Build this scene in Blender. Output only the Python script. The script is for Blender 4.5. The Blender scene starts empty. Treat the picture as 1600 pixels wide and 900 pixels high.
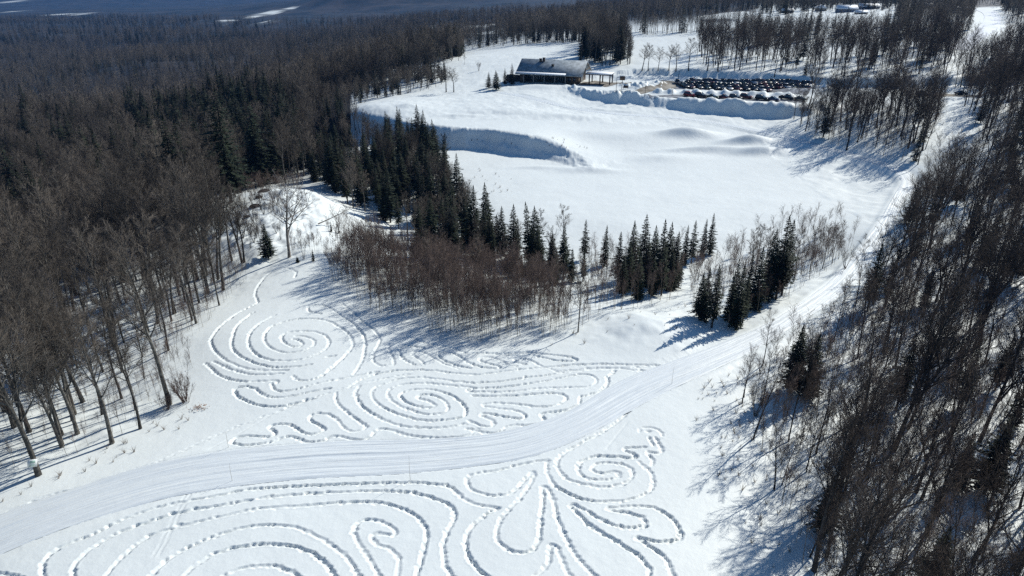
import bpy, math, random
import numpy as np
from mathutils import Vector, Matrix

R = random.Random(7)
NR = np.random.RandomState(11)
C = bpy.context.scene.collection
SC = bpy.context.scene
rad = math.radians

# ------------------------------------------------------------------ camera, sky, sun, exposure
CAM_H, PITCH, FPX = 45.0, rad(24.6), 1100.0
SUN_AZ, SUN_EL = rad(50), rad(35)          # clockwise from the view direction (+Y)
cam_d = bpy.data.cameras.new('camera'); cam = bpy.data.objects.new('camera', cam_d); C.objects.link(cam)
cam.location = (0, 0, CAM_H); cam.rotation_euler = (rad(90) - PITCH, 0, 0)
cam_d.sensor_width = 36; cam_d.lens = FPX / 1600 * 36; cam_d.clip_start = 0.5; cam_d.clip_end = 30000
SC.camera = cam
w = bpy.data.worlds.new('World'); SC.world = w; w.use_nodes = True
nt = w.node_tree; bg = nt.nodes['Background']; sky = nt.nodes.new('ShaderNodeTexSky'); sky.sky_type = 'NISHITA'
sky.sun_disc = False; sky.sun_elevation = SUN_EL; sky.sun_rotation = SUN_AZ; sky.altitude = 500
tn = nt.nodes.new('ShaderNodeMix'); tn.data_type = 'RGBA'; tn.blend_type = 'MULTIPLY'; tn.inputs[0].default_value = 1; tn.inputs[7].default_value = (.50, .82, 1.12, 1)
nt.links.new(sky.outputs[0], tn.inputs[6]); nt.links.new(tn.outputs[2], bg.inputs[0]); bg.inputs[1].default_value = 0.085
sd = bpy.data.lights.new('sun', 'SUN'); sd.energy = 5.0; sd.angle = rad(0.5); sd.color = (1, .985, .93)
sun = bpy.data.objects.new('sun', sd); C.objects.link(sun)
SDIR = Vector((math.sin(SUN_AZ) * math.cos(SUN_EL), math.cos(SUN_AZ) * math.cos(SUN_EL), math.sin(SUN_EL)))
sun.rotation_euler = SDIR.to_track_quat('Z', 'Y').to_euler()
SC.view_settings.view_transform = 'Standard'; SC.view_settings.look = 'None'
SC.view_settings.exposure = 0.09; SC.view_settings.gamma = 1
SC.cycles.max_bounces = 6; SC.cycles.diffuse_bounces = 3; SC.cycles.volume_bounces = 0
SC.cycles.transparent_max_bounces = 4; SC.cycles.use_denoising = False; SC.cycles.sample_clamp_indirect = 2.0

# ------------------------------------------------------------------ pixel <-> world
CP, SP = math.cos(PITCH), math.sin(PITCH)
def at(px, py, z=0.0):
    dx, dy = (px - 800) / FPX, (450 - py) / FPX
    t = (CAM_H - z) / max(SP - dy * CP, 1e-3)
    return (dx * t, t * (CP + dy * SP), z)
def proj(x, y, z):
    zc = z - CAM_H; f = y * CP - zc * SP; u = y * SP + zc * CP
    f = np.maximum(f, 1e-3)
    return 800 + FPX * x / f, 450 - FPX * u / f
def top_height(x, y, z, py):               # height of an upright at (x,y,z) whose tip shows at row py
    k = (450 - py) / FPX
    zt = (k * y * CP - y * SP) / (CP + k * SP) + CAM_H
    return zt - z
def sstep(a, b, x):
    t = np.clip((x - a) / (b - a), 0, 1); return t * t * (3 - 2 * t)
def resample(P, step):
    P = np.asarray(P, float); d = np.r_[0, np.cumsum(np.hypot(*(np.diff(P[:, :2], axis=0).T)))]
    n = max(2, int(d[-1] / step) + 1); s = np.linspace(0, d[-1], n)
    return np.stack([np.interp(s, d, P[:, i]) for i in range(P.shape[1])], 1)
def smooth(P, it=2):                        # Chaikin
    P = np.asarray(P, float)
    for _ in range(it):
        a = P[:-1] * .75 + P[1:] * .25; b = P[:-1] * .25 + P[1:] * .75
        P = np.vstack([P[:1], np.stack([a, b], 1).reshape(-1, P.shape[1]), P[-1:]])
    return P
def inpoly(x, y, poly):
    x = np.asarray(x, float); y = np.asarray(y, float); r = np.zeros(x.shape, bool); n = len(poly)
    for i in range(n):
        x1, y1 = poly[i][:2]; x2, y2 = poly[(i + 1) % n][:2]
        if y1 == y2: continue
        c = ((y1 > y) != (y2 > y)) & (x < (x2 - x1) * (y - y1) / (y2 - y1) + x1); r ^= c
    return r
def segdist(x, y, P, closed=False):
    P = np.asarray(P, float)[:, :2]
    if closed: P = np.vstack([P, P[:1]])
    best = np.full(np.shape(x), 1e9)
    for a, b in zip(P[:-1], P[1:]):
        d = b - a; L = d @ d + 1e-9
        t = np.clip(((x - a[0]) * d[0] + (y - a[1]) * d[1]) / L, 0, 1)
        best = np.minimum(best, np.hypot(x - a[0] - t * d[0], y - a[1] - t * d[1]))
    return best

# value noise on arrays
_perm = NR.rand(256, 256)
def vnoise(x, y):
    xi, yi = np.floor(x).astype(int), np.floor(y).astype(int); fx, fy = x - xi, y - yi
    fx = fx * fx * (3 - 2 * fx); fy = fy * fy * (3 - 2 * fy)
    g = lambda i, j: _perm[i & 255, j & 255]
    return (g(xi, yi) * (1 - fx) + g(xi + 1, yi) * fx) * (1 - fy) + (g(xi, yi + 1) * (1 - fx) + g(xi + 1, yi + 1) * fx) * fy
def fbm(x, y, o=4):
    s = 0; a = .5
    for k in range(o): s = s + a * (vnoise(x * 2 ** k + 17 * k, y * 2 ** k + 31 * k) - .5); a *= .5
    return s

# ------------------------------------------------------------------ terrain heights
# (px, py, z, zone)  '' = everywhere, A lower snowfield, B terrace below the lodge, C the lot plateau is cut separately
CTRL = [(-200, 960, -2, ''), (0, 880, -.6, ''), (0, 740, -1, ''), (300, 880, 0, ''), (300, 720, 0, ''), (600, 880, 0, ''), (600, 720, 0, ''),
 (900, 700, 0, ''), (1000, 850, 0, ''), (600, 560, 0, ''), (400, 500, 0, ''), (450, 420, 0, ''), (750, 560, 0, ''), (1000, 585, 0, ''), (880, 560, 0, ''),
 (340, 520, -.2, ''), (1150, 700, -.4, ''), (1200, 860, -1, ''), (1400, 860, -3, ''), (1620, 860, -4, ''), (1400, 700, -3, ''), (1620, 700, -4, ''),
 (1200, 600, -.5, ''), (1400, 560, -2.5, ''), (1620, 560, -4, ''), (1100, 570, 0, ''), (1800, 700, -5, ''),
 (1180, 535, 0, ''), (1250, 490, 0, ''), (1310, 450, -.8, ''), (1350, 400, -2.2, ''), (1375, 360, -3.2, ''), (1395, 310, -4.3, ''),
 (1255, 425, -6.5, ''), (1290, 400, -6.3, ''), (1200, 410, -7, ''), (1100, 430, -6.5, ''), (1000, 430, -6.5, ''), (850, 425, -7, ''), (700, 390, -7.5, ''), (620, 350, -7.5, ''), (560, 320, -6, ''),
 (960, 495, -.6, ''), (1050, 480, -.8, ''), (900, 535, -.1, ''), (740, 530, -.2, ''), (640, 510, -.1, ''), (560, 455, -.1, ''), (515, 400, 0, ''), (1000, 520, .4, ''),
 (1130, 520, -.6, ''),
 (800, 330, -6.2, ''), (1000, 350, -6.2, ''), (1250, 330, -5.6, ''), (760, 285, -6.2, ''), (1000, 280, -6, ''), (1200, 265, -5.6, ''), (720, 262, -6.2, 'A'), (880, 245, -6, 'A'), (650, 250, -6.5, 'A'), (600, 240, -7, 'A'), (800, 252, -6, 'A'), (760, 225, -6, 'A'), (680, 215, -6, 'A'), (860, 225, -5.5, 'A'), (1000, 235, -5, 'A'),
 (560, 172, -1, 'B'), (640, 189, -.9, 'B'), (720, 199, -.8, 'B'), (805, 206, -.8, 'B'), (850, 213, -1.2, 'B'), (700, 180, -.5, 'B'), (905, 222, -3.5, 'B'), (960, 235, -5, 'B'), (720, 240, -1, 'B'), (600, 230, -1, 'B'),
 (860, 185, -1, ''), (1000, 205, -3.2, ''), (1150, 215, -4.2, ''), (1250, 232, -4.2, ''), (1350, 255, -4.2, ''), (1415, 272, -4, ''),
 (860, 131, 1, ''), (790, 135, .5, ''), (700, 150, -.5, ''), (600, 155, -2, ''), (650, 125, -3, ''), (730, 105, 0, ''), (860, 155, 0.2, ''),
 (890, 160, -.6, ''), (960, 172, -1, ''), (1070, 178, -1.8, ''), (1150, 189, -2.5, ''), (1225, 184, -2, ''), (1270, 170, -.5, ''),
 (1000, 112, 4, ''), (1100, 115, 4.2, ''), (1200, 122, 4.2, ''), (1300, 130, 4, ''), (930, 112, 2.5, ''),
 (1320, 175, .8, ''), (1480, 150, 2.5, ''), (1400, 215, -.6, ''), (1500, 250, 0, ''), (1620, 250, 1.5, ''), (1620, 150, 4, ''), (1480, 340, -2.5, ''), (1620, 400, -2, ''), (1450, 450, -3.5, ''),
 (1620, 80, 9, ''), (1300, 80, 7, ''), (1550, 40, 14, ''), (1250, 30, 10, ''), (1050, 70, 5, ''), (820, 80, 1, ''), (1100, 25, 6, ''), (900, 35, -8, ''), (700, 60, -15, ''),
 (250, 640, -1, ''), (100, 600, -3, ''), (-100, 600, -5, ''), (300, 430, -4, ''), (100, 400, -12, ''), (-100, 350, -20, ''), (390, 400, -1, ''), (430, 345, .5, ''), (480, 300, 1.5, ''), (540, 350, -3, ''), (400, 300, 0, ''),
 (300, 250, -20, ''), (150, 250, -25, ''), (-100, 250, -30, ''), (500, 230, -12, ''), (450, 150, -34, ''), (200, 150, -48, ''), (-100, 150, -52, ''), (580, 120, -14, ''), (-100, 80, -75, ''), (300, 80, -70, ''), (550, 80, -42, ''), (640, 96, -3, ''), (715, 95, 0, ''),
 (-100, 40, -82, ''), (300, 40, -80, ''), (600, 42, -45, ''), (100, 24, -115, '')]
WPTS = [(-3000, 5000, -165), (-1200, 5000, -160), (0, 5000, -90), (3500, 5000, 0), (-7000, 9500, -150), (0, 9500, -60), (7000, 9500, 40), (1500, 2500, 20), (4000, 2500, 40), (-4000, 2500, -130),
        (0, 12, 0), (-60, 12, -2), (60, 12, -3), (-25, 30, 0), (25, 30, -.5), (-300, 100, -14), (300, 120, -4), (600, 400, 12), (-600, 400, -50)]
def uv_of(x, y):
    yy = np.maximum(y, 8); return np.clip(x / (yy + 15), -3, 3), np.log(yy) * 1.0
def make_rbf(zones):
    P = []
    for px, py, z, zn in CTRL:
        if zn == '' or zn in zones:
            q = at(px, py, z); P.append(q)
    P += WPTS
    P = np.array(P); u, v = uv_of(P[:, 0], P[:, 1]); z = P[:, 2]
    s = np.sqrt
    K = s((u[:, None] - u) ** 2 + (v[:, None] - v) ** 2 + .03 ** 2)
    n = len(P); Aug = np.zeros((n + 3, n + 3)); Aug[:n, :n] = K + np.eye(n) * -1e-4
    Aug[:n, n] = 1; Aug[:n, n + 1] = u; Aug[:n, n + 2] = v; Aug[n:, :n] = Aug[:n, n:].T
    wts = np.linalg.solve(Aug, np.r_[z, 0, 0, 0])
    def f(x, y):
        a, b = uv_of(x, y); r = wts[n] + wts[n + 1] * a + wts[n + 2] * b
        for i in range(n): r = r + wts[i] * s((a - u[i]) ** 2 + (b - v[i]) ** 2 + .03 ** 2)
        return r
    return f
# tensor grid: fine where the snow drawing lies
def grow(a, b, s0, k):
    o = [a]
    while o[-1] < b: o.append(o[-1] + s0 + k * abs(o[-1] - a))
    return o
xs_c = np.arange(-54, 42.01, .135)
gx = np.array([-v for v in grow(0, 9000, .16, .02)][::-1]) - 54
gr = grow(0, 105, .16, .009); st_ = gr[-1] - gr[-2]
while gr[-1] < 9000: st_ *= 1.035; gr.append(gr[-1] + st_)
GX = np.r_[gx[:-1], xs_c, 42 + np.array(gr)[1:]]
ys = [5.0]
while ys[-1] < 40: ys.append(ys[-1] + .8)
while ys[-1] < 112: ys.append(ys[-1] + .088 + max(0, ys[-1] - 45) * .0018)
while ys[-1] < 430: ys.append(ys[-1] * (1.0034 if ys[-1] < 300 else 1.006))
while ys[-1] < 9800: ys.append(ys[-1] * 1.03)
GY = np.array(ys)
print('grid', len(GX), len(GY), len(GX) * len(GY))
def coarse_eval(f):
    ix = np.unique(np.r_[np.arange(0, len(GX), 5), len(GX) - 1]); iy = np.unique(np.r_[np.arange(0, len(GY), 4), len(GY) - 1])
    X, Y = np.meshgrid(GX[ix], GY[iy]); Z = f(X, Y)
    Z1 = np.stack([np.interp(GX, GX[ix], row) for row in Z])
    k = np.clip(np.searchsorted(GY[iy], GY) - 1, 0, len(iy) - 2); t = ((GY - GY[iy][k]) / (GY[iy][k + 1] - GY[iy][k]))[:, None]
    return Z1[k] * (1 - t) + Z1[k + 1] * t
HA, HB = coarse_eval(make_rbf('A')), coarse_eval(make_rbf('B'))
X, Y = np.meshgrid(GX, GY)
# terrace bank: upper side polygon (its south edge is the lip)
def W(pts, z): return np.array([at(a, b, z) for a, b in pts])
lip = smooth(W([(500, 158), (553, 172), (600, 181), (645, 192), (690, 197), (740, 200), (790, 205), (820, 210), (850, 213), (885, 218), (910, 224), (925, 232)], -.9), 2)
near = (X > -260) & (X < 240) & (Y > 120) & (Y < 520)
def signed(poly, mask):                     # >0 inside, metres
    d = np.full(X.shape, -99.0); xm, ym = X[mask], Y[mask]
    dd = segdist(xm, ym, poly, True); d[mask] = np.where(inpoly(xm, ym, poly), dd, -dd); return d
terr = np.vstack([lip, [[60, 215, 0], [60, 420, 0], [-200, 420, 0], [-200, 255, 0]]])
sdT = signed(terr, near)
jit = 1.2 * fbm(X / 9, Y / 9, 3)
bw = 5.5 + 3.5 * (vnoise(X / 14, Y / 14) - .3); mB = sstep(0, 1, (sdT + jit * 2.4 + bw) / (bw + .4)); mB = mB + near * .10 * np.sin(mB * 9.4) * (.5 + 1.4 * fbm(X / 6, Y / 6, 2)) * (mB > .02) * (mB < .98)
H = HA * (1 - mB) + HB * mB
# car park plateau
LOTP = [(888, 133), (905, 142), (935, 147), (965, 151), (1030, 155), (1100, 160), (1170, 164), (1240, 167), (1300, 165), (1420, 162), (1530, 156), (1530, 134), (1400, 138), (1300, 137), (1200, 130), (1120, 125), (1060, 121), (1000, 119), (940, 120), (905, 125)]
LOT_Z = 1.4
lot = W(LOTP, LOT_Z)
sdL = signed(lot, near)
mL = sstep(-3.8, 0.2, sdL + 3.4 * fbm(X / 3.5, Y / 3.5, 4))
H = H * (1 - mL) + LOT_Z * mL
def bump_line(pts, z, width, height, lump=1.0, sc=2.5):
    global H
    P = smooth(W(pts, z), 1); m = (X > P[:, 0].min() - 15) & (X < P[:, 0].max() + 15) & (Y > P[:, 1].min() - 15) & (Y < P[:, 1].max() + 15)
    d = segdist(X[m], Y[m], P); g = np.exp(-(d / width) ** 2) * height * (.75 + lump * 1.6 * fbm(X[m] / sc, Y[m] / sc, 3) + lump * .5 * fbm(X[m] / .9, Y[m] / .9, 2) + lump * 1.2 * fbm(X[m] / 11, Y[m] / 11, 2)); H[m] += np.maximum(g, -.2)
bump_line([(893, 138), (915, 144), (965, 149.5)], LOT_Z, 2.4, 1.7)
bump_line([(965, 150), (1030, 154), (1100, 159), (1170, 163), (1240, 166), (1300, 164)], LOT_Z, 2.0, 1.6)
bump_line([(960, 120.5), (1060, 123), (1130, 127), (1200, 132), (1290, 138)], LOT_Z, 2.2, 1.3)
for i in range(11):                         # plough heaps between the two rows of cars
    q = at(1030 + i * 20.5 + R.uniform(-3, 3), 145.5 + i * .55, LOT_Z); m = (abs(X - q[0]) < 10) & (abs(Y - q[1]) < 10)
    H[m] += 1.9 * np.exp(-((X[m] - q[0]) / 2.1) ** 2 - ((Y[m] - q[1]) / 2.0) ** 2) * (1 + .8 * fbm(X[m], Y[m], 3))
bump_line([(1240, 143), (1300, 146), (1380, 148)], LOT_Z, 4.5, 2.0, .4, 5)
for px, py, hh in [(985, 136, 1.3), (1000, 138, 1.6), (1012, 137, 1.5), (1025, 135, 1.4), (1035, 134, 1.1), (972, 133, .9), (945, 133, .5)]:
    q = at(px, py, LOT_Z); m = (abs(X - q[0]) < 12) & (abs(Y - q[1]) < 14)
    H[m] += hh * np.exp(-((X[m] - q[0]) / 2.6) ** 2 - ((Y[m] - q[1]) / 4.0) ** 2) * (1 + 1.6 * fbm(X[m] / 1.2, Y[m] / 1.2, 3))
for px, py, z, sx, sy, hh in [(1075, 212, -4, 9, 3.0, 2.6), (1170, 222, -4.4, 7, 2.5, 2.4), (1110, 235, -5, 12, 2.5, 1.5), (1190, 240, -5.2, 8, 2.5, 1.9), (960, 205, -2, 14, 5, .9), (800, 175, -.5, 16, 5, .8), (1040, 245, -5, 10, 4, .7), (890, 182, -1, 10, 3, .7), (640, 173, -1, 3, 2, .7), (560, 178, 0, 4, 2, .5), (725, 182, -.7, 6, 1.5, .7),
                              (840, 138, .5, 10, 5, 1.2), (930, 150, -1, 5, 3, .5), (900, 265, -6, 5, 2, .5), (935, 268, -6, 7, 2, .6), (840, 262, -6, 6, 1.6, .5), (1000, 500, .2, 8, 4, .7), (1040, 515, .2, 6, 4, .6)]:
    q = at(px, py, z); H += hh * np.exp(-((X - q[0]) / sx) ** 2 - ((Y - q[1]) / sy) ** 2)
LODGE_O = np.array(at(811, 129, 1.0)[:2]); LYAW = rad(-17); LA = np.array([math.cos(LYAW), math.sin(LYAW)]); LB = np.array([-math.sin(LYAW), math.cos(LYAW)])
lx = (X - LODGE_O[0]) * LA[0] + (Y - LODGE_O[1]) * LA[1]; ly = (X - LODGE_O[0]) * LB[0] + (Y - LODGE_O[1]) * LB[1]
pd = np.hypot(np.maximum(0, np.maximum(-2 - lx, lx - 36)), np.maximum(0, np.maximum(-1.2 - ly, ly - 20))); wp = 1 - sstep(0, 4, pd); H = H * (1 - wp) + 1.0 * wp
bankL = np.exp(-((sdL + 1.5) / 3.2) ** 2) * near; H += bankL * (.55 * fbm(X / 1.8, Y / 2.2, 3) + .9 * fbm(X / 5, Y / 3, 2))
# far ridges and the mountain wall that closes the valley
H += 75 * np.exp(-((X - 100) / 900) ** 2 - ((Y - 3000) / 500) ** 2) * (1 + .5 * fbm(X / 500, Y / 500, 3))
H += 55 * np.exp(-((X + 420) / 260) ** 2 - ((Y - 2500) / 260) ** 2)
RR = np.hypot(X, Y)
H += sstep(4200, 9500, RR) * (300 + 200 * fbm(X / 1500, Y / 1500, 4)) * (1 - .25 * sstep(0, 5000, X))
H += sstep(170, 420, RR) * sstep(-50, -160, X - (Y - 300) * .0) * 26 * fbm(X / 120, Y / 150, 3) * (Y < 2500)
H += sstep(300, 1200, RR) * 9 * fbm(X / 160, Y / 160, 3) + sstep(1400, 4000, RR) * 40 * fbm(X / 600, Y / 600, 3)
# small natural unevenness, rougher under the trees and on the banks
ART = [(at(a, b)[:2]) for a, b in [(-60, 1100), (-60, 800), (300, 640), (290, 560), (400, 420), (500, 405), (600, 505), (760, 540), (1040, 565), (1120, 620), (1060, 1100)]]
inart = inpoly(X, Y, ART); dart = np.zeros(X.shape); mm = (Y < 150) & (abs(X) < 90)
dart[~inart] = 1
dart = np.where(mm, sstep(0, 6, np.where(inart, 0, 1) * 0 + np.where(mm, segdist(X, Y, ART, True), 99)) * dart, dart)
rough = dart * (1 - sstep(230, 600, RR) * .5)
H += rough * (.75 * fbm(X / 7, Y / 7, 3) + .28 * fbm(X / 1.7, Y / 1.7, 2)) * np.where((abs(sdL) < 50) & (sdL > 0), .2, 1) * np.where((Y > 118) & (Y < 232) & (X > -25) & (X < 75), .22, 1)
bank = np.exp(-((sdT + 3) / 3) ** 2) * near * np.clip(abs(HA - HB) / 2, 0, 1); H += bank * (1.5 * fbm(X / 2.4, Y / 2.8, 3) + .5 * fbm(X / .8, Y / 1.2, 2))
H += .14 * fbm(X / 26, Y / 12, 3) * (Y > 118) + .07 * fbm(X / 5, Y / 2.2, 3) * (Y > 118) + .12 * fbm(X / 11, Y / 11, 2) + (.05 * fbm(X / 2.5, Y / 5, 2) + .012 * fbm(X / .35, Y / .35, 2)) * (Y < 150)
KN = W([(430, 330)], 1)[0]; kd_ = np.exp(-((X - KN[0]) / 12) ** 2 - ((Y - KN[1]) / 22) ** 2); H += kd_ * (2.6 * fbm(X / 4, Y / 5, 4) + 1.0 * fbm(X / 1.3, Y / 1.6, 2))
# groomed trail bed
TU = [(-300, 930), (0, 803), (101, 769), (169, 746), (236, 727), (300, 714), (411, 702), (513, 695.5), (620, 695), (719, 689), (786, 679), (850, 659), (888, 644), (948, 605), (1000, 582), (1060, 561), (1130, 537), (1190, 512), (1240, 480), (1290, 447), (1320, 415), (1350, 380), (1372, 350), (1388, 320), (1400, 300)]
TL = [(-300, 1010), (0, 862), (101, 822), (169, 800), (236, 781), (300, 765), (411, 748), (530, 738), (600, 735), (665, 731), (766, 720), (834, 710), (884, 694), (952, 661), (1019, 622), (1060, 603), (1110, 580), (1165, 553), (1225, 518), (1290, 478), (1330, 448), (1355, 415), (1377, 385), (1397, 350), (1408, 320), (1419, 300)]
def gidx(G, v):
    k = np.clip(np.searchsorted(G, v) - 1, 0, len(G) - 2); return k, np.clip((v - G[k]) / (G[k + 1] - G[k]), 0, 1)
def hz(x, y):
    x = np.asarray(x, float); y = np.asarray(y, float)
    i, s = gidx(GX, x); j, t = gidx(GY, y)
    return (H[j, i] * (1 - s) + H[j, i + 1] * s) * (1 - t) + (H[j + 1, i] * (1 - s) + H[j + 1, i + 1] * s) * t
def march(px, py):                          # where the line of sight of the photograph meets the ground
    dx, dy = (px - 800) / FPX, (450 - py) / FPX; a, b, c = dx, CP + dy * SP, -SP + dy * CP
    t = 20.0
    while t < 9000:
        if CAM_H + c * t < float(hz(a * t, b * t)): break
        t *= 1.01
    lo, hi = t / 1.01, t
    for _ in range(14):
        m = (lo + hi) / 2
        if CAM_H + c * m < float(hz(a * m, b * m)): hi = m
        else: lo = m
    return Vector((a * hi, b * hi, float(hz(a * hi, b * hi))))
EU = resample(smooth([march(*p)[:] for p in TU], 2), .7); EL = resample(smooth([march(*p)[:] for p in TL], 2), .7)
NT = 330
def toN(P, n): t = np.linspace(0, 1, n); s = np.linspace(0, 1, len(P)); return np.stack([np.interp(t, s, P[:, i]) for i in range(3)], 1)
EU, EL = toN(EU, NT), toN(EL, NT)
CEN = (EU + EL) / 2
for _ in range(30): CEN[1:-1, 2] = (CEN[:-2, 2] + CEN[2:, 2]) / 2
half = np.hypot(EU[:, 0] - EL[:, 0], EU[:, 1] - EL[:, 1]) / 2
FT = [(1412, 302), (1424, 284), (1405, 264), (1340, 245), (1280, 228), (1225, 213), (1150, 197), (1070, 184), (960, 178), (900, 171), (850, 158), (812, 149), (775, 143.5)]
FC = resample(smooth([march(*p)[:] for p in FT], 3), 1.0)
for _ in range(20): FC[1:-1, 2] = (FC[:-2, 2] + FC[2:, 2]) / 2
def flatten(P, hw, soft=1.2):
    Pc = P[::3] if len(P) > 200 else P
    m = (X > P[:, 0].min() - 8) & (X < P[:, 0].max() + 8) & (Y > P[:, 1].min() - 8) & (Y < P[:, 1].max() + 8)
    idx = np.flatnonzero(m); xm, ym = X.flat[idx], Y.flat[idx]
    bd = np.full(len(idx), 1e9); bz = np.zeros(len(idx)); bh = np.zeros(len(idx))
    hw = np.broadcast_to(hw, (len(P),)); hc = hw[::3] if len(P) > 200 else hw
    for a, b, h0 in zip(Pc[:-1], Pc[1:], hc[:-1]):
        q = np.flatnonzero((abs(xm - a[0]) < h0 + 8) & (abs(ym - a[1]) < h0 + 8))
        if not len(q): continue
        d = b[:2] - a[:2]; L = d @ d + 1e-9; t = np.clip(((xm[q] - a[0]) * d[0] + (ym[q] - a[1]) * d[1]) / L, 0, 1)
        dd = np.hypot(xm[q] - a[0] - t * d[0], ym[q] - a[1] - t * d[1]); k = dd < bd[q]
        bd[q[k]] = dd[k]; bz[q[k]] = (a[2] + (b[2] - a[2]) * t)[k]; bh[q[k]] = h0
    wgt = 1 - sstep(0, soft, bd - bh); inside = bd < bh + .05
    v = H.flat[idx]; H.flat[idx] = v * (1 - wgt) + (bz - .05 * inside) * wgt
flatten(CEN, half); flatten(FC, 1.9, 1.5)

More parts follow.
